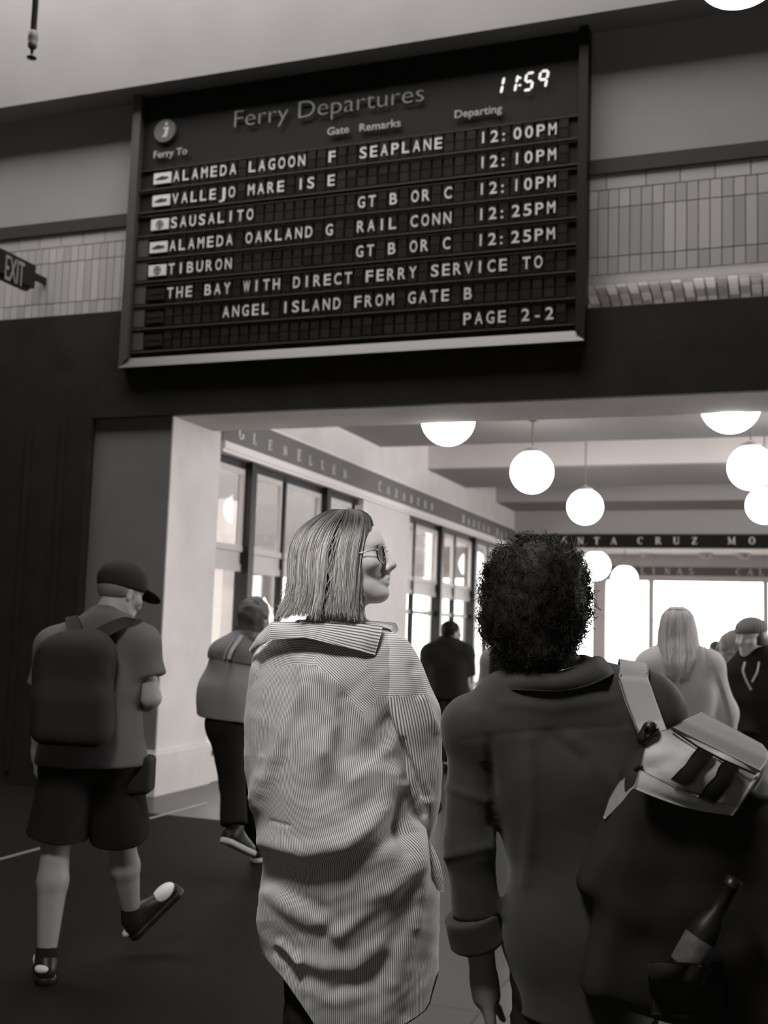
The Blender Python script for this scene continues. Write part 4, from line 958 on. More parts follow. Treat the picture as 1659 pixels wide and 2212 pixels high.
M['blonde'] = hair_mat('blonde_hair', .5, .035, ztop - .05, ztop + .0, .65)
M['blondebase'] = mat('deep_blonde_hair', .04, .6)
tn = np.linspace(math.radians(-300), math.radians(-6), 70); vv = np.linspace(0, 1, 40)[:, None]
pyb = 1103 + vv * (1292 - 1103) * np.ones((1, 70))
thick('hair_underlayer', hairpt(tn[None] * np.ones((40, 1)), pyb, .86), .002, M['blondebase'], ra)
NS, K = 4200, 26; clump = np.linspace(-300, -4, 170) + rng.normal(0, .8, 170); ci = rng.integers(0, 170, NS); t0 = np.radians(clump[ci] + rng.normal(0, 1.6, NS)); cl_off = rng.normal(0, 1, 170)
vv = np.linspace(0, 1, K)[None]; lay = rng.uniform(.89, 1.0, NS)[:, None] + .012 * cl_off[ci][:, None]
front = np.clip((np.degrees(t0) + 60) / 40, 0, 1)[:, None]
ye = 1322 + 7 * cl_off[ci] + rng.normal(0, 5, NS) + 4 * front[:, 0]; ye = np.where(rng.random(NS) < .12, ye - rng.uniform(10, 60, NS), ye)
pys = 1100 + rng.uniform(0, 5, (NS, 1)) + (ye[:, None] - 1100) * vv**1.12
ph = rng.uniform(0, 6.28, (NS, 1)); thv = t0[:, None] + .035 * np.sin(vv * 5 + ph) * vv + np.radians(clump[ci] - np.degrees(t0))[:, None] * .55 * vv + np.radians(rng.normal(0, 3, (NS, 1))) * vv**2
flip = np.clip((vv - .86) / .14, 0, 1)**2 * (.05 + .07 * np.clip(-np.cos(t0), 0, 1) + .03 * cl_off[ci])[:, None]
rr_ = lay + flip + .012 * np.sin(vv * 7 + ph) * vv
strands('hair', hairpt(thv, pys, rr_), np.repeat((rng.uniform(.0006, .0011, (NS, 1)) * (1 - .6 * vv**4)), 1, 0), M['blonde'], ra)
# brow
e_ = [H + s * (.094 * fr[0] - b * fr[1] + (.034 + .006 * math.sin((b - .012) / .035 * PI)) * fr[2] - max(0, b - .02) * .45 * fr[0]) for b in np.linspace(.012, .05, 8)]
MB().tube(e_, [.001, .0028, .0032, .0032, .003, .0026, .002, .001], 6).build('eyebrow', M['brownhair'], ra)
# lashes and lips
for uu, rr0 in ((.018, .0024), (.0105, .0012)):
    MB().tube([H + s * ((.0905 - 9 * (b - .03)**2) * fr[0] - b * fr[1] + (uu + (.004 if uu > .015 else -.002) * math.cos((b - .03) / .016 * 1.3)) * fr[2]) for b in np.linspace(.015, .046, 9)], [rr0 * .5] + [rr0] * 7 + [rr0 * .4], 6).build('eyelashes', M['darkhair'], ra)
# sunglasses
sg = bpy.data.objects.new('sunglasses', None); COL.objects.link(sg); sg.parent = ra
HP = lambda a, b, c: H + s * (a * fr[0] + b * fr[1] + c * fr[2])
M['lens'] = mat('dark_lens', .006, .15, spec=.15); M['steel'] = mat('thin_metal', .55, .25, metal=.9); M['tort'] = mat('dark_rim', .02, .2, spec=.6)
for sgn in (1, -1):
    cen = np.array([.0975, sgn * .034, .010]); rim = []
    for a in np.linspace(0, 2 * PI, 33)[:-1]:
        y_, z_ = .0245 * math.cos(a), .0225 * math.sin(a) * (1.08 if math.sin(a) < 0 else .95); rim.append(HP(cen[0] - .25 * abs(sgn * .034 + y_)**2 * 20 * .1 - max(0, abs(cen[1] + y_) - .03) * .3, cen[1] + y_, cen[2] + z_))
    rimo = MB().tube(rim + [rim[0]], .0022, 8, False).build('rim', M['tort'], sg)
    c0 = np.mean(rim, 0); n = 32; mb = MB(); mb.v = [tuple(c0 + fr[0] * .002)] + [tuple(p) for p in rim] + [tuple(c0 - fr[0] * .001)] + [tuple(p - fr[0] * .002) for p in rim]
    for i in range(n): mb.f += [(0, 1 + i, 1 + (i + 1) % n), (n + 1, n + 2 + (i + 1) % n, n + 2 + i)]; mb.sm += [True, True]
    mb.build('lens', M['lens'], sg)
    MB().tube([HP(.091, sgn * .058, .018), HP(.086, sgn * .068, .019), HP(.077, sgn * .0745, .018), HP(.04, sgn * .079, .014), HP(-.01, sgn * .083, .009)], [.002, .002, .0013, .0013, .0013], 8).build('temple', M['steel'], sg)
MB().tube([HP(.0985, -.011, .016), HP(.107, 0, .019), HP(.0985, .011, .016)], .0014, 6).tube([HP(.097, -.02, .030), HP(.103, 0, .031), HP(.097, .02, .030)], .0012, 6).build('bridge', M['steel'], sg)

# ------------------------------------------------------------------ B: curly-haired person in dark denim
B = Fig(2.35, 1210); J = B.J
rb_ = B.root('person', 'person with dark curly hair in a dark denim shirt, seen from behind', 'person')
H = J(1160, 1312, .01); fr = frame(-4, 4, -6); s = .93
j = dict(nb=J(1212, 1478, .0), sl=J(1020, 1576, .0), sr=J(1415, 1546, .0), el=J(1012, 1830, -.01), wl=J(1046, 2118, .02), er=J(1478, 1800, .06), wr=J(1500, 2010, .04), hl=J(1195, 2000, .02), hr=J(1335, 2000, .02))
for q, dx in (('l', -.02), ('r', .02)): j['k' + q] = z(j['h' + q] + [dx, 0, 0], .44, .03); j['a' + q] = z(j['h' + q] + [dx, 0, 0], .09, .06); j['t' + q] = j['a' + q] + [0, .17, -.06]
j['handl'] = ((.18, .1, -1), (1, 0, 0), .25, -1); j['handr'] = ((.05, .1, -1), (-1, .0, 0), .35, 1)
part('body', sculpt(body_prims(j, .86) + [rc(H - fr[2] * .05, j['nb'], .05, .056, k=.03)] + head_prims(H, fr, s), .0048, k=.03), M['skindark'], rb_)
off = .012; m_ = lambda a, b, t: a + (b - a) * t
pr = [p for p in top_prims(j, .86, off, 0)][:-2]
cs, ch = (j['sl'] + j['sr']) / 2, (j['hl'] + j['hr']) / 2
pr += [rc(j['sl'], j['el'], .05, .05, k=.025), rc(j['el'], m_(j['el'], j['wl'], .5), .05, .049, k=.02, cut=1), rc(j['sr'], j['er'], .05, .05, k=.025), rc(j['er'], m_(j['er'], j['wr'], .7), .05, .046, k=.02, cut=1),
       rc(J(1085, 1490, .0), J(1180, 1478, .02), .035, .04, k=.05), rc(J(1395, 1490, .0), J(1260, 1475, .02), .035, .04, k=.05), rc(ch, ch + [0, 0, -.2], .14, .14, k=.08)]
def dfold(V):
    px, py = B.px(V); d = .0025 * wob(V, 16, 21, 3)
    for L, a_, w_ in (([(1000, 1597), (1080, 1586), (1230, 1575), (1375, 1566)], -.0018, 5), ([(1140, 1600), (1150, 1750), (1140, 1900)], .006, 16), ([(1240, 1600), (1330, 1700), (1380, 1760)], .006, 18), ([(1190, 1590), (1260, 1640)], -.005, 14), ([(1062, 1600), (1064, 1780)], -.005, 9), ([(1030, 1540), (1045, 1640)], .004, 10), ([(1090, 1520), (1200, 1530), (1330, 1510)], .003, 12), ([(1310, 1480), (1350, 1560)], -.004, 9), ([(960, 1700), (1050, 1730)], .004, 10), ([(965, 1850), (1050, 1830)], .004, 10)):
        q = polydist(px, py, L) / w_; d += a_ * np.exp(-q * q) * (V[:, 1] < .02)
    return d
part('shirt', sculpt(pr + [rc(j['nb'] + [0, 0, .01], H, .052, .06, k=.01, sub=True)], .006, k=.03, planes=[(J(1200, 2190), (0, 0, -1))], fn=dfold), M['denim'], rb_)
cf = sculpt([rc(J(1016, 1974, .0), J(1032, 2040, .01), .057, .056, k=.01, cut=3)], .004, fn=lambda V: .002 * wob(V, 30, 5, 2)); part('cuff', cf, M['denim'], rb_)
# folded shirt collar
ct = np.array([(1072, 1480, .05), (1088, 1462, .0), (1115, 1452, -.035), (1160, 1452, -.06), (1210, 1455, -.065), (1250, 1441, -.055), (1278, 1421, -.04), (1298, 1420, .0), (1312, 1438, .05)], float)
cb = np.array([(1060, 1494, .05), (1072, 1492, -.015), (1105, 1488, -.058), (1160, 1490, -.078), (1210, 1492, -.083), (1262, 1483, -.076), (1310, 1464, -.07), (1330, 1452, -.02), (1326, 1452, .05)], float)
cu = np.linspace(0, 1, 80); fi = lambda T_, c: np.convolve(np.pad(np.interp(cu, np.linspace(0, 1, len(T_)), T_[:, c]), 4, 'edge'), np.ones(9) / 9, 'valid')
G = np.stack([Jv(B, fi(ct, 0) * (1 - k) + fi(cb, 0) * k, fi(ct, 1) * (1 - k) + fi(cb, 1) * k, fi(ct, 2) * (1 - k) + fi(cb, 2) * k - .012 * math.sin(PI * k)) for k in np.linspace(0, 1, 14)], 0)
thick('collar', G, .004, M['denim'], rb_)
part('trousers', sculpt(leg_prims(j, .86, .010, 1.95, .02), .008, fn=wrinkle(.003, 25, 9)), M['blackcloth'], rb_)
for q in 'lr': shoe(rb_, j['a' + q], j['t' + q], M['black'], M['darktrim'])
# chain at the nape
MB().tube([J(1205, 1450, -.07), J(1222, 1446, -.07), J(1240, 1441, -.062), J(1256, 1434, -.045)], .0016, 6).build('necklace', M['steel'], rb_)
# curly hair: a dense core of locks, ringlets round the rim, fine flyaways on top
mp = B.d / FPX
core = [el(J(1155, 1290, .0), (108 * mp, .108, 112 * mp), k=.03), el(J(1146, 1376, .0), (72 * mp, .085, 60 * mp), k=.05), el(J(1165, 1235, .01), (88 * mp, .10, 60 * mp), k=.05), el(J(1160, 1415, -.01), (62 * mp, .07, 46 * mp), k=.04), el(J(1108, 1338, .0), (58 * mp, .08, 56 * mp), k=.04), el(J(1210, 1322, .0), (48 * mp, .08, 64 * mp), k=.04)]
hair_core = sculpt(core, .004, k=.03, smooth=1, fn=lambda V: .0035 * wob(V, 60, 31, 3) - .002)
part('hair', hair_core, M['darkhair'], rb_)
Vc = hair_core[0]; Nc = normals(*hair_core)
if ((Vc - Vc.mean(0)) * Nc).sum() < 0: Nc = -Nc
def curls(n, r_lo, r_hi, turns, length, rad, seed, sel=None, drop=.5, out=.6):
    r = np.random.default_rng(seed); cand = np.arange(len(Vc)) if sel is None else np.where(sel)[0]; i = r.choice(cand, n); K = 44; t = np.linspace(0, 1, K)[None, :, None]
    nn = Nc[i]; tang = np.cross(nn, r.normal(size=(n, 3))); tang /= np.linalg.norm(tang, axis=1)[:, None]
    ax = nn * out + tang * .9 + np.array([0, 0, -drop]); ax /= np.linalg.norm(ax, axis=1)[:, None]
    a = np.cross(ax, nn); a /= np.linalg.norm(a, axis=1)[:, None] + 1e-9; b = np.cross(ax, a); R = r.uniform(r_lo, r_hi, n)[:, None, None]; w = (r.uniform(*turns, n) * 2 * PI)[:, None, None]; p0 = r.uniform(0, 6.28, n)[:, None, None]
    L = r.uniform(*length, n)[:, None, None]
    P = Vc[i][:, None] - nn[:, None] * .004 + ax[:, None] * L * t + R * (.35 + .65 * t) * (a[:, None] * (np.cos(w * t + p0) - np.cos(p0)) + b[:, None] * (np.sin(w * t + p0) - np.sin(p0)))
    return P, np.broadcast_to(rad * (1 - .55 * t[..., 0]**2), (n, K))
mean = Vc.mean(0)
P1, R1 = curls(2600, .003, .0075, (1.2, 2.6), (.012, .03), .0007, 41)
P2, R2 = curls(620, .005, .0115, (1.0, 1.8), (.012, .032), .0013, 42, np.abs(Nc[:, 1]) < .4, drop=.35, out=.9)
strands('curls', np.concatenate([P1, P2]), np.concatenate([R1, R2]), M['darkhair'], rb_)
M['flyaway'] = mat('fine_backlit_hair', .16, .4, spec=.5)
P3, R3 = curls(150, .004, .012, (.3, .9), (.02, .05), .00035, 43, (np.abs(Nc[:, 1]) < .5) & (Nc[:, 2] > .2), drop=-.3, out=.9)
P4, R4 = curls(70, .006, .016, (.4, 1.1), (.02, .05), .0003, 44, (np.abs(Nc[:, 1]) < .4) & (np.abs(Nc[:, 0]) > .6), drop=.2, out=.9)
strands('flyaway_hairs', np.concatenate([P3, P4]), np.concatenate([R3, R4]), M['flyaway'], rb_)

# ------------------------------------------------------------------ bag on B's shoulder
bag = B.root('satchel', 'pale canvas flap satchel with two dark straps hung on the denim shirt shoulder', 'bag', 0)
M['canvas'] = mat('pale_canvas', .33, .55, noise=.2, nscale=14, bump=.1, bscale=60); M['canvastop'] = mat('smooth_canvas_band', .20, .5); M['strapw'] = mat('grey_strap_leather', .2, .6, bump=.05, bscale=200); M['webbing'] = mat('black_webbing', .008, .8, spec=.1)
def bil(L, R_, v_):   # edge curves sampled at v
    f = lambda E_, c: np.interp(v_, np.linspace(0, 1, len(E_)), np.array(E_, float)[:, c]); return [np.array([f(E_, c) for c in range(3)]) for E_ in (L, R_)]
def panel(L, R_, nu, nv, bulge=0., wr=0., seed=1):
    v_ = np.linspace(0, 1, nv); a, b = bil(L, R_, v_); u = np.linspace(0, 1, nu)
    X = a[:, :, None] * (1 - u) + b[:, :, None] * u
    dy = X[2] - bulge * np.sin(PI * u)[None] * np.sin(PI * v_)[:, None]
    G = Jv(B, X[0], X[1], dy)
    if wr: G[..., 1] += wr * wob(G.reshape(-1, 3), 26, seed, 3).reshape(G.shape[:2])
    return G
FL, FR_ = [(1450, 1573, -.20), (1404, 1588, -.205), (1388, 1640, -.22), (1370, 1700, -.235)], [(1640, 1668, -.21), (1622, 1694, -.215), (1602, 1725, -.225), (1580, 1759, -.235)]
fp = thick('flap', panel(FL, FR_, 50, 40, .03, .007), .006, M['canvas'], bag)
BL, BR_ = [(1381, 1662, -.226), (1374, 1685, -.234), (1370, 1704, -.238)], [(1592, 1742, -.232), (1584, 1752, -.236), (1579, 1761, -.238)]
def bowed(L, R_, k): G = panel(L, R_, 40, 10); u = np.linspace(0, 1, 40); G[..., 2] -= k * np.sin(PI * u)[None]; G[..., 1] -= .028 * np.sin(PI * u)[None] * np.array([1, .9, .8, .7, .6, .5, .4, .3, .25, .2])[:, None] + .003; return G
thick('flap_hem_band', bowed(BL, BR_, .006), .004, M['canvas'], fp)
TLd, TRd = [(1515, 1543, -.08), (1500, 1550, -.13), (1472, 1562, -.19), (1449, 1574, -.206)], [(1643, 1612, -.09), (1654, 1626, -.14), (1655, 1645, -.19), (1640, 1669, -.214)]
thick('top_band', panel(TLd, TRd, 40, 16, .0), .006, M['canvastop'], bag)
MB().tube([J(1515, 1543, -.082), J(1580, 1578, -.09), J(1640, 1609, -.095), J(1654, 1624, -.13), J(1656, 1645, -.18), J(1641, 1669, -.212), J(1580, 1760, -.24)], .004, 8).build('piping', M['canvas'], bag)
MB().tube([J(1450, 1574, -.212), J(1505, 1612, -.236), J(1560, 1641, -.24), J(1632, 1672, -.222)], .0022, 8).build('seam', M['webbing'], bag)
for L, R_ in (([(1508, 1614, -.238), (1494, 1632, -.246), (1480, 1655, -.256), (1461, 1671, -.262), (1448, 1684, -.264)], [(1541, 1632, -.240), (1530, 1650, -.249), (1512, 1668, -.259), (1500, 1690, -.265), (1481, 1701, -.266)]),
              ([(1565, 1643, -.240), (1552, 1657, -.249), (1545, 1677, -.258), (1525, 1697, -.264), (1508, 1722, -.262)], [(1597, 1659, -.234), (1586, 1675, -.244), (1578, 1695, -.253), (1560, 1717, -.260), (1541, 1738, -.258)])):
    thick('flap_strap', panel(L, R_, 8, 16, .004), .004, M['webbing'], bag)
# body below the flap, gusset, shoulder strap, buckle
e1, e2 = nrm(J(1628, 1672, 0) - J(1448, 1574, 0)), None; e3 = np.array([0, 1., 0]); e2 = np.cross(e3, e1); e2 = e2 if e2[2] < 0 else -e2
Rb = np.stack([e1, e2, e3], 1); c0 = J(1448, 1574, -.15)
part('bag_body', sculpt([bx(c0 + e1 * .085 + e2 * .20, (.085, .13, .015), .03, Rb), bx(J(1520, 1950, -.15), (.165, .19, .02), .035, np.stack([rotax(np.array([1., 0, 0]), [0, 1, 0], .2), rotax(np.array([0, 0, 1.]), [0, 1, 0], .2), np.array([0, 1., 0])], 1))], .006, k=.04, smooth=4, fn=lambda V: .003 * wob(V, 20, 3, 2)), M['canvasblack'], bag)
def pocket():
    u, v_ = np.meshgrid(np.linspace(1405, 1560, 40), np.linspace(2078, 2190, 30)); P = Jv(B, u, v_, np.full(u.shape, -.225)); a, b = J(1489, 2074, -.262), J(1545, 1975, -.262); d = nrm(b - a)
    q = P - a; t = q @ d; rho = np.sqrt(np.maximum((q * q).sum(-1) - t * t - (P[..., 1] - a[1])**2, 0)); rho = np.hypot(rho, np.maximum(-.032 - t, 0))
    dy = np.where(rho < .055, -.228 - .078 * np.cos(rho / .055 * PI / 2)**.6, -.228); dy = dy + .002 * wob(P.reshape(-1, 3), 30, 2, 2).reshape(dy.shape)
    return Jv(B, u, v_, dy)
thick('bottle_pocket', pocket(), .004, M['canvasblack'], bag)
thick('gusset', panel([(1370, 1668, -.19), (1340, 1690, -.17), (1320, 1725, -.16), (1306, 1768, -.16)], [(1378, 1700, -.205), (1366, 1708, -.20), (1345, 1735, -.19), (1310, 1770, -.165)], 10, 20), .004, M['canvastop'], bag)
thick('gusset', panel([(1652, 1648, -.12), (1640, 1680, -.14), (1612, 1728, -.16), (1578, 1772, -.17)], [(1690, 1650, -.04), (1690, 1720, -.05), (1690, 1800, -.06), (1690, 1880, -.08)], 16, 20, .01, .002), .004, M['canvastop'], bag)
SL, SR_ = [(1332, 1466, .06), (1332, 1460, .0), (1336, 1470, -.065), (1352, 1520, -.105), (1372, 1570, -.145), (1388, 1603, -.19)], [(1392, 1468, .06), (1394, 1456, .0), (1400, 1474, -.06), (1416, 1520, -.10), (1432, 1562, -.14), (1444, 1590, -.19)]
thick('shoulder_strap', panel(SL, SR_, 14, 40, .0), .007, M['strapw'], bag)
for e in (SL, SR_):
    k_ = 4 if e is SL else -4; MB().tube([J(p[0] + k_ * 1.2, p[1], p[2] - .004) for p in e], .0016, 6).build('stitched_edge', M['webbing'], bag)
part('buckle', sculpt([rc(J(1388, 1596, -.215), J(1404, 1574, -.215), .012, .014), rc(J(1404, 1574, -.215), J(1414, 1578, -.21), .010, .009), el(J(1401, 1583, -.236), (.004, .02, .009), sub=True, k=.002)], .003, k=.01), M['buckle'], bag)
part('buckle', sculpt([rc(J(1374, 1662, -.22), J(1386, 1656, -.235), .006, .005)], .003), M['buckle'], bag)

# ------------------------------------------------------------------ bottle tucked in the low outer pocket
bt = B.root('bottle', 'dark bottle with a pale label slanting out of the low outer satchel pocket', 'bottle', 0)
b0, b1 = J(1489, 2074, -.262), J(1545, 1975, -.262); bd_ = nrm(b1 - b0); ref = nrm(np.cross(bd_, [0, 1, 0])); R_ = np.stack([ref, np.cross(bd_, ref), bd_], 1)
def turned(mb, name, m, par): mb.v = [tuple(b0 + R_ @ np.array(v)) for v in mb.v]; return mb.build(name, m, par)
M['bottleglass'] = mat('dark_bottle_glass', .008, .45, spec=.15)
go = turned(MB().lathe([(.001, -.03), (.027, -.03), (.03, -.025), (.03, .055), (.027, .075), (.014, .10), (.0125, .15), (.015, .152), (.015, .165), (.001, .166)], 28), 'glass_body', M['bottleglass'], bt)
turned(MB().lathe([(.0303, -.012), (.0308, -.010), (.0308, .042), (.0303, .044)], 28), 'label', mat('paper_label', .06, .7, noise=.25, nscale=60), bt)
turned(MB().lathe([(.0155, .152), (.016, .168), (.001, .17)], 20), 'cap', M['buckle'], bt)

# ------------------------------------------------------------------ C: man with cap, backpack, shorts
C_ = Fig(4.6, 200); J = C_.J
rcx = C_.root('person', 'man in dark cap, grey tee and shorts walking past the column with a backpack', 'person')
H = J(259, 1284, .04); fr = frame(42, -16, 0); s = .95
j = dict(nb=J(230, 1347, -.01), sl=J(122, 1402, .0), sr=J(300, 1397, .03), el=J(92, 1518, .02), wl=J(82, 1622, .10), er=J(326, 1508, .02), wr=J(305, 1522, .26), hl=J(152, 1640, .0), hr=J(243, 1640, .06),
         kl=J(121, 1818, .04), al=J(102, 2034, -.03), kr=J(262, 1815, .20), ar=J(284, 1975, .33))
j['al'][2] = .092; j['tl'] = j['al'] + [-.06, .17, -.055]; j['tr'] = j['ar'] + [.125, .066, .07]
j['handl'] = ((0, .35, -1), (1, 0, 0), .6, -1); j['handr'] = ((-.4, .9, .1), (-.5, -.4, -.6), .8, 1)
part('body', sculpt(body_prims(j, 1.08) + neck_prims(j, H, fr, s, .058) + head_prims(H, fr, s), .0055, k=.03), M['skin2'] if 'skin2' in M else M.setdefault('skin2', mat('weathered_skin', .26, .55, (1.05, 1, .96))), rcx)
def teefold(F, seed, amp=.004, f=11): return lambda V: amp * wob(V, f, seed, 3)
part('shirt', sculpt(top_prims(j, 1.12, .022, dict(l=.72, r=.62), .03) + [rc(j['nb'] + [0, 0, .0], H, .06, .07, k=.01, sub=True), rc((j['hl'] + j['hr']) / 2 + [0, 0, .1], (j['hl'] + j['hr']) / 2, .17, .175, k=.08)], .007, k=.03, planes=[(J(200, 1652), (0, 0, -1))], fn=teefold(C_, 3)), M['greytee'], rcx)
part('collar', sculpt([rc(J(203, 1336, .0), J(246, 1327, -.05), .011), rc(J(246, 1327, -.05), J(279, 1352, .02), .011)], .005), M['blackcloth'], rcx)
part('shorts', sculpt([p for p in leg_prims(j, 1.08, .012, .93, .05)], .007, k=.05, fn=teefold(C_, 8, .005, 9)), M['blackcloth'], rcx)
cap = part('cap', sculpt([el(H + s * (-.006 * fr[0] + .058 * fr[2]), (.119 * s, .099 * s, .092 * s), np.stack(fr, 1), k=.01)], .005, planes=[(H + fr[2] * .024 * s, -(fr[2] - .10 * fr[0]))]), M['canvasblack'], rcx)
part('visor', sculpt([dict(el(H + s * (.125 * fr[0] + .040 * fr[2]), (.080 * s, .083 * s, .010), np.stack([nrm(fr[0] - .25 * fr[2]), fr[1], nrm(fr[2] + .25 * fr[0])], 1)))], .004), M['canvasblack'], cap)
MB().tube([H + s * (.09 * math.cos(a) * 1.0 + .0) * fr[0] * 1.12 + s * .083 * math.sin(a) * fr[1] + s * (.04 - .012 * math.cos(a)) * fr[2] for a in np.linspace(-.9, .9, 12)], .004, 6).build('cap_edge', M['palecloth'], cap)
part('hair', sculpt([el(H + s * (-.03 * fr[0] + .012 * fr[2]), (.078 * s, .081 * s, .062 * s), np.stack(fr, 1))], .006, fn=lambda V: .002 * wob(V, 80, 2, 2)), M['greyhair'], rcx)
for q, pt in (('l', ((.12, -.024, .045, (.055, .020, .024)), (.01, -.012, .045, (.03, .03, .018)), (.08, .03, .035, (.03, .012, .018)))), ('r', ((.185, .002, .043, (.058, .040, .030)), (-.005, -.012, .03, (.03, .026, .016)), (.13, -.034, .006, (.10, .010, .008))))):
    shoe(rcx, j['a' + q], j['t' + q], M['black'], M['black'], 1.06, pt)
    part('sock', sculpt([rc(j['a' + q] + [0, 0, -.02], j['a' + q] + nrm(j['k' + q] - j['a' + q]) * .04, .043, .041, cut=1)], .005), M['blackcloth'], rcx)
part('hip_pouch', sculpt([bx(J(305, 1672, .08), (.028, .05, .055), .022)], .006, smooth=3), M['canvasblack'], rcx)
# backpack
bp = C_.root('backpack', 'bulky black backpack worn by the man in the dark cap', 'backpack', 0)
part('bag_body', sculpt([bx(J(160, 1490, -.21), (.09, .03, .13), .06), bx(J(158, 1548, -.25), (.09, .03, .06), .05), rc(J(152, 1400, -.19), J(190, 1396, -.19), .06, k=.1), rc(J(110, 1450, -.2), J(120, 1560, -.2), .05, k=.06)], .007, k=.05, smooth=4, fn=teefold(C_, 12, .005, 12)), M['canvasblack'], bp)
def strap(fig, pts, w_, m, par, th_=.008, name='shoulder_strap'):
    P = np.array(pts, float); t = np.linspace(0, 1, len(P)); tt = np.linspace(0, 1, 36); c = [np.interp(tt, t, P[:, i]) for i in range(3)]
    c = [np.convolve(np.pad(x, 3, 'edge'), np.ones(7) / 7, 'valid') for x in c]
    tx, ty = np.gradient(c[0]), np.gradient(c[1]); L = np.hypot(tx, ty) + 1e-6; nx, ny = -ty / L, tx / L
    wd = np.interp(tt, np.linspace(0, 1, len(w_)), w_) if hasattr(w_, '__len__') else w_
    G = np.stack([Jv(fig, c[0] + nx * wd * k, c[1] + ny * wd * k, c[2]) for k in np.linspace(-1, 1, 7)], 1); return thick(name, G, th_, m, par)
strap(C_, [(178, 1390, -.22), (165, 1362, -.16), (157, 1340, -.07), (155, 1330, .03)], 15, M['canvasblack'], bp, .012)
strap(C_, [(200, 1378, -.22), (235, 1358, -.17), (272, 1342, -.09), (305, 1352, .02)], [14, 13, 11, 8], M['canvasblack'], bp, .012)

# ------------------------------------------------------------------ D: woman in the grey caped coat, walking away
D_ = Fig(6.5, 505); J = D_.J
rd = D_.root('person', 'short haired woman in a grey caped coat walking through the opening beside the column', 'person')
H = J(550, 1338, .02); fr = frame(28, -8); s = .95
j = dict(nb=J(535, 1380, .0), sl=J(486, 1414, -.06), sr=J(575, 1418, .10), el=J(470, 1480, -.06), wl=J(478, 1545, .06), er=J(588, 1485, .14), wr=J(580, 1540, .26), hl=J(488, 1565, -.03), hr=J(530, 1565, .08), kl=J(502, 1690, -.02), al=J(506, 1790, -.10), kr=J(545, 1690, .25), ar=J(560, 1800, .45))
j['tl'] = j['al'] + [.08, .14, -.13]; j['ar'][2] = .09; j['tr'] = j['ar'] + [.05, .17, -.06]; j['handl'] = ((.1, .2, -1), (1, 0, 0), .5, -1); j['handr'] = ((-.2, .3, -.9), (-1, 0, 0), .5, 1)
part('body', sculpt(body_prims(j, .95) + neck_prims(j, H, fr, s) + head_prims(H, fr, s), .007, k=.03), M['skin2'], rd)
cm = (j['sl'] + j['sr']) / 2
part('coat', sculpt([rc(j['sl'], j['sr'], .075, k=.05), rc(cm + [-.03, 0, -.12], J(496, 1500, .0), .155, .17, k=.08), rc(J(496, 1490, .0), J(492, 1580, .01), .165, .185, k=.08), rc(j['sl'], j['el'], .07, .07, k=.05), rc(j['el'], m_(j['el'], j['wl'], .8), .07, .06, k=.04, cut=1), rc(j['sr'], j['er'], .07, .07, k=.05), rc(j['er'], m_(j['er'], j['wr'], .8), .065, .055, k=.04, cut=1)], .008, k=.05, planes=[(J(440, 1546, .0), (-.10, 0, -1))],
     fn=lambda V: .004 * wob(V, 9, 4, 2) - .012 * np.exp(-(polydist(*D_.px(V), [(498, 1440), (468, 1550)]) / 3.5)**2) * (V[:, 1] < 0)), M['coatlight'], rd)
part('cape', sculpt([rc(j['sl'] + [-.01, 0, 0], j['sr'] + [.01, 0, 0], .085, k=.05), rc(j['nb'], j['sl'], .06, .07, k=.06), rc(j['nb'], j['sr'], .06, .07, k=.06), rc(cm + [-.02, 0, -.02], cm + [-.03, 0, -.14], .16, .178, k=.05)], .007, k=.05, planes=[(J(470, 1424, .0), (-.12, 0, -1))]), M['coat'], rd)
part('collar', sculpt([rc(J(520, 1372, -.02), J(545, 1378, -.06), .03), rc(J(545, 1378, -.06), J(572, 1372, .0), .03)], .006), M['coat'], rd)
strap(D_, [(524, 1370, -.13), (510, 1390, -.165), (498, 1408, -.195), (494, 1424, -.205)], 4, M['palecloth'], rd, .004, 'stripe_trim')
strap(D_, [(508, 1374, -.13), (496, 1392, -.165), (487, 1408, -.19), (484, 1424, -.20)], 2.2, M['coatlight'], rd, .004, 'stripe_trim')
part('hair', sculpt([el(H + s * (-.02 * fr[0] + .035 * fr[2]), (.112 * s, .097 * s, .105 * s), np.stack(fr, 1)), rc(J(522, 1362, .0), J(560, 1368, .0), .045, k=.04), rc(J(518, 1363, -.01), J(528, 1366, -.03), .03, k=.02)], .006, k=.03, fn=lambda V: .008 * wob(V, 38, 7, 2)), M['greyhair'], rd)
part('trousers', sculpt(leg_prims(j, .95, .018, 1.92, .01), .008, fn=teefold(D_, 5, .004, 10)), M['blackcloth'], rd)
M['solewhite'] = mat('white_sole_rubber', .55, .6)
shoe(rd, j['al'], j['tl'], M['black'], M['solewhite'], 1.1, ((.03, 0, .07, (.012, .03, .02)),)); shoe(rd, j['ar'], j['tr'], M['black'], M['solewhite'])

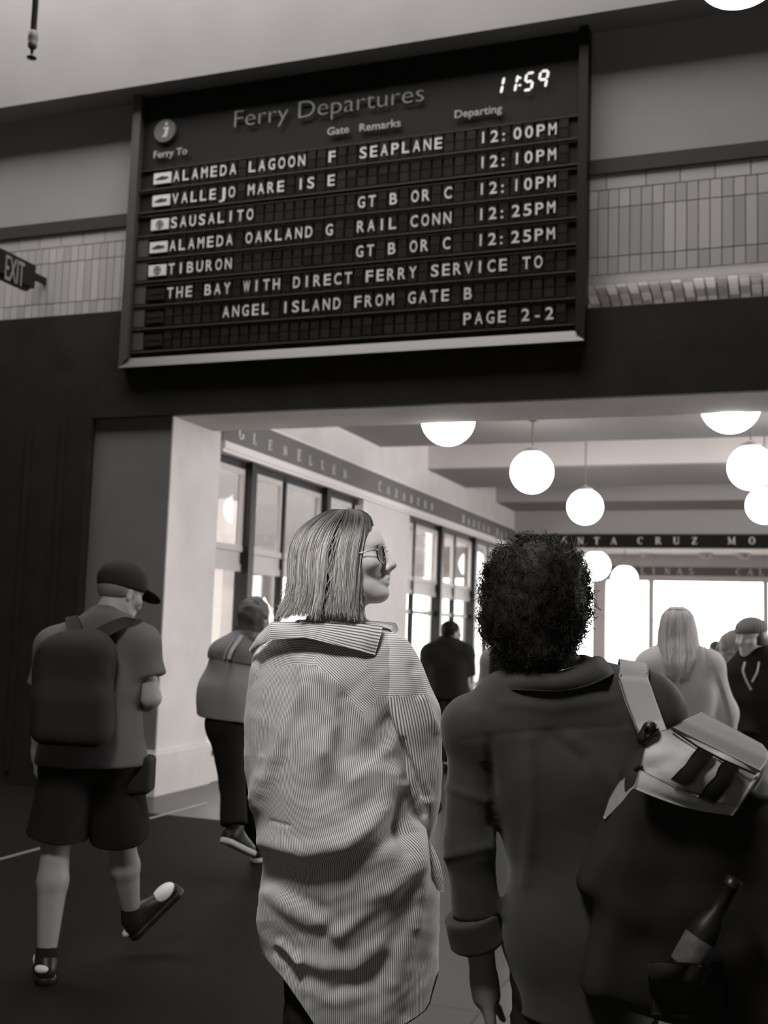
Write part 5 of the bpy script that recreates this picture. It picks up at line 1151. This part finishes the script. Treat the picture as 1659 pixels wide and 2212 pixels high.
# ------------------------------------------------------------------ people farther off
def far_person(d, px0, label, J_, head, fr, top, trou, sleeve=2., s=.95, g=1., off=.02, skin='skin2', h=.008, hem=None, seed=1):
    F = Fig(d, px0); r = F.root('person', label, 'person'); q = {k: F.J(*v) for k, v in J_.items()}; H = F.J(*head)
    for a in 'lr':
        q['k' + a] = z(q['h' + a], .46); q['a' + a] = z(q['h' + a], .09, q['h' + a][1] + .03); q['t' + a] = q['a' + a] + nrm(fr[0] * [1, 1, 0]) * .17 + [0, 0, -.06]
        q['hand' + a] = (nrm(q['w' + a] - q['e' + a]), (1 if a == 'l' else -1, .1, 0), .5, -1 if a == 'l' else 1)
    part('body', sculpt(body_prims(q, g) + neck_prims(q, H, fr, s) + head_prims(H, fr, s), h, k=.03), M[skin], r)
    part('shirt', sculpt(top_prims(q, g, off, sleeve, off + .012) + [rc(q['nb'] + [0, 0, .015], H, .056, .066, k=.01, sub=True)], h, k=.03, planes=[((0, 0, hem or q['hl'][2] - .04), (0, 0, -1))], fn=lambda V: .005 * wob(V, 10, seed, 2)), M[top], r)
    part('trousers', sculpt(leg_prims(q, g, .015, 1.93, .01), h), M[trou], r)
    for a in 'lr': shoe(r, q['a' + a], q['t' + a], M['black'], M['darktrim'])
    return F, r, q, H
fr = frame(62, 0)
F, r, q, H = far_person(11.5, 966, 'man in a black tee standing before the far side window, looking right', dict(nb=(968, 1390), sl=(930, 1414), sr=(1004, 1414), el=(921, 1468, .08), wl=(930, 1505, .24), er=(1007, 1468, .03), wr=(1013, 1508, .16), hl=(951, 1500), hr=(984, 1500)), (976, 1369), fr, 'blackcloth', 'blackcloth', .85, g=1.05, off=.045, seed=2)
part('hair', sculpt([dict(el(H + .95 * (-.022 * fr[0] + .052 * fr[2]), (.1, .084, .088), np.stack(fr, 1))), rc(H - fr[0] * .07 + fr[2] * .0, H - fr[0] * .06 - fr[2] * .03, .045, k=.04)], .007, fn=lambda V: .002 * wob(V, 60, 3, 2)), M['darkhair'], r)
cupo = F.root('cup', 'small pale cup held by the man in the black tee', 'cup', 0); cpz = q['wr'] + q['handr'][0] * .09 + [.075, -.03, -.05]
MB().lathe([(.001, 0), (.03, 0), (.038, .1), (.036, .1), (.03, .01), (.001, .01)], 18, cpz).build('vessel', M['palecloth'], cupo)

fr = frame(20, 0)
F, r, q, H = far_person(8.5, 1092, 'person in a pale jacket mostly hidden behind the curly hair', dict(nb=(1094, 1400), sl=(1062, 1424), sr=(1128, 1424), el=(1050, 1490, .0), wl=(1058, 1550, .1), er=(1138, 1490), wr=(1132, 1550, .1), hl=(1078, 1540), hr=(1112, 1540)), (1098, 1368), fr, 'palegrey' if 'palegrey' in M else (M.setdefault('palegrey', mat('grey_jacket', .2, .9)) and 'palegrey'), 'blackcloth', off=.02, seed=6)
part('hair', sculpt([el(H + .95 * (-.022 * fr[0] + .05 * fr[2]), (.1, .086, .09), np.stack(fr, 1)), rc(H - fr[0] * .07, H - fr[0] * .06 - fr[2] * .06, .05, k=.04)], .008), M['brownhair'], r)
part('vest', sculpt([bx(F.J(1096, 1475, -.10), (.10, .04, .2), .04)], .01, smooth=3), M['blackcloth'], r)

fr = frame(6, 2)
G_, r, q, H = far_person(6.2, 1468, 'long haired woman in a pale jumper facing the bright end window', dict(nb=(1466, 1406), sl=(1408, 1442), sr=(1528, 1444), el=(1393, 1540, .02), wl=(1405, 1625, .12), er=(1556, 1540, .02), wr=(1556, 1625, .12), hl=(1440, 1610), hr=(1505, 1610)), (1465, 1362, .02), fr, 'knit', 'blackcloth', g=1.0, off=.036, seed=4, skin='skin')
Jg = G_.J; G_root = r
GL_ = tb([(1309, 1450), (1316, 1438), (1330, 1428), (1360, 1422), (1390, 1420), (1420, 1421), (1462, 1428)]); GR_ = tb([(1309, 1474), (1316, 1488), (1330, 1498), (1360, 1506), (1390, 1510), (1420, 1512), (1462, 1500)])
GD = tb([(1309, .03), (1313, .075), (1322, .10), (1340, .12), (1380, .135), (1410, .17), (1435, .20), (1465, .205)])
tn = np.linspace(math.radians(-200), math.radians(20), 50); pyb = np.linspace(1317, 1455, 30)[:, None] * np.ones((1, 50))
gp = lambda th_, py, r_: Jv(G_, (GL_(py) + GR_(py)) / 2 + (GR_(py) - GL_(py)) / 2 * np.cos(th_) * r_, py, GD(py) * np.sin(th_) * r_ + .015)
M['hazedhair'] = mat('hazed_brown_hair', .5, .45, spec=.4, per_island=.4)  # brown lightened to carry the haze of the bright hall
thick('hair_underlayer', gp(tn[None] * np.ones((30, 1)), pyb, .93), .004, M['brownhair'], r)
n = 1100; t0 = np.radians(rng.uniform(-205, 25, n))[:, None]; vv = np.linspace(0, 1, 16)[None]; yy = 1310 + (rng.normal(1458, 7, n)[:, None] - 1310) * vv
strands('hair', gp(t0 + .05 * np.sin(vv * 4 + rng.uniform(0, 6, (n, 1))) * vv, yy, rng.uniform(.93, 1.02, (n, 1)) + .02 * vv), np.broadcast_to(.002 * (1 - .6 * vv**3), (n, 16)), M['hazedhair'], r)
sp_ = G_.root('shoulder_bag', 'bag on a pale strap over the long haired woman\'s right shoulder', 'bag', 0)
strap(G_, [(1508, 1408, -.02), (1528, 1424, -.09), (1545, 1450, -.13), (1560, 1490, -.14), (1574, 1545, -.13), (1582, 1600, -.12)], 5, M['palecloth'], sp_, .005)
part('bag_body', sculpt([bx(Jg(1585, 1650, -.12), (.07, .03, .10), .03)], .008, smooth=3), M['coat'], sp_)

fr = frame(-128, -4)
F, r, q, H = far_person(6.9, 1640, 'person in a dark coat and knit cap turned toward the left at the right edge', dict(nb=(1632, 1420, .02), sl=(1690, 1452, -.02), sr=(1604, 1456, .02), el=(1704, 1540), wl=(1680, 1590, -.15), er=(1598, 1545), wr=(1612, 1600, -.12), hl=(1665, 1620), hr=(1618, 1620)), (1622, 1382, .0), fr, 'blackcloth', 'blackcloth', g=1.1, off=.04, hem=.35, seed=9, skin='skin')
part('hair', sculpt([el(H + .95 * (-.03 * fr[0] + .015 * fr[2]), (.1, .088, .1), np.stack(fr, 1))], .007), M['brownhair'], r)
part('knit_cap', sculpt([el(H + .95 * (-.012 * fr[0] + .06 * fr[2]), (.112, .094, .085), np.stack(fr, 1))], .006, planes=[(H + fr[2] * .048, -(fr[2] + .12 * fr[0]))], fn=lambda V: .002 * np.sin(V[:, 0] * 300)), M['coat'], r)
strap(F, [(1610, 1428, -.13), (1604, 1448, -.16), (1612, 1470, -.175), (1624, 1492, -.18)], 2.4, M['palecloth'], r, .004, 'scarf_edge'); strap(F, [(1640, 1428, -.13), (1636, 1452, -.16), (1624, 1474, -.175)], 2.0, M['palecloth'], r, .004, 'scarf_edge')

fr = frame(-75, 0)
F, r, q, H = far_person(8.6, 1582, 'person in grey half hidden between the long haired woman and the dark coat', dict(nb=(1586, 1424), sl=(1572, 1446, -.08), sr=(1604, 1446, .12), el=(1564, 1500, -.1), wl=(1556, 1540, -.05), er=(1612, 1500, .12), wr=(1600, 1545, .1), hl=(1574, 1555), hr=(1600, 1555)), (1580, 1397), fr, 'palegrey', 'blackcloth', off=.02, seed=11, skin='skin')
part('hair', sculpt([el(H + .95 * (-.03 * fr[0] + .04 * fr[2]), (.1, .09, .098), np.stack(fr, 1)), rc(H - fr[0] * .06, H - fr[0] * .07 - fr[2] * .07, .05, k=.04)], .008), M['hazedhair'], r)
fr = frame(0, 0)
for d, px, py, lb, sd, tp in ((13.5, 1546, 1408, 'small distant person just right of the long haired woman', 15, 'coat'), (15, 1660, 1400, 'small distant person at the right edge beyond the knit cap', 16, 'knit'), (17, 1392, 1428, 'faint distant person low in the bright window behind the denim collar', 17, 'palegrey')):
    mm = 2400 / d
    F, r, q, H = far_person(d, px, lb, dict(nb=(px, py + .14 * mm), sl=(px - .18 * mm, py + .21 * mm), sr=(px + .18 * mm, py + .21 * mm), el=(px - .22 * mm, py + .48 * mm), wl=(px - .2 * mm, py + .72 * mm, .08), er=(px + .22 * mm, py + .48 * mm), wr=(px + .2 * mm, py + .72 * mm, .08), hl=(px - .08 * mm, py + .68 * mm), hr=(px + .08 * mm, py + .68 * mm)), (px, py), fr, tp, 'blackcloth', h=.011, seed=sd)
    part('hair', sculpt([el(H + .95 * (-.022 * fr[0] + .05 * fr[2]), (.1, .086, .09), np.stack(fr, 1))], .01), M['brownhair'], r)

# ------------------------------------------------------------------ worn bags rest on the clothes instead of cutting into them
from mathutils.bvhtree import BVHTree
def rest_on(thing, wearer, gap=.004, skip=()):
    bpy.context.view_layer.update()
    for c in wearer.children_recursive:
        if c.type != 'MESH' or c.name.split('.')[0] in skip or len(c.data.polygons) < 60: continue
        me = c.data; n = len(me.vertices); V = np.empty(n * 3, np.float32); me.vertices.foreach_get('co', V); V = V.reshape(-1, 3)
        F = [tuple(p.vertices) for p in me.polygons]; tri = np.array([f[:3] for f in F]); vol = (V[tri[:, 0]] * np.cross(V[tri[:, 1]], V[tri[:, 2]])).sum(); sg = 1 if vol > 0 else -1
        tree = BVHTree.FromPolygons([tuple(map(float, v)) for v in V], F); lo, hi = V.min(0) - gap, V.max(0) + gap
        for o in thing.children_recursive:
            if o.type != 'MESH': continue
            k = len(o.data.vertices); U = np.empty(k * 3, np.float32); o.data.vertices.foreach_get('co', U); U = U.reshape(-1, 3); ch = False
            for i in np.where(((U > lo) & (U < hi)).all(1))[0]:
                for _ in range(2):
                    loc, nor, _i, dist = tree.find_nearest(Vector(map(float, U[i])))
                    if loc is None: break
                    s_ = (Vector(map(float, U[i])) - loc).dot(nor) * sg
                    if s_ < 0 or dist < gap: U[i] = np.array(loc + nor * sg * (gap * 1.15)); ch = True
                    else: break
            if ch: o.data.vertices.foreach_set('co', U.ravel()); o.data.update()
rest_on(bag, rb_, .011, ('collar', 'hair', 'curls', 'flyaway_hairs', 'necklace')); rest_on(bp, rcx, .006); rest_on(sp_, G_root, .010, ('hair', 'hair_underlayer')); rest_on(bag, bt, .010); rest_on(bag, bt, .010)
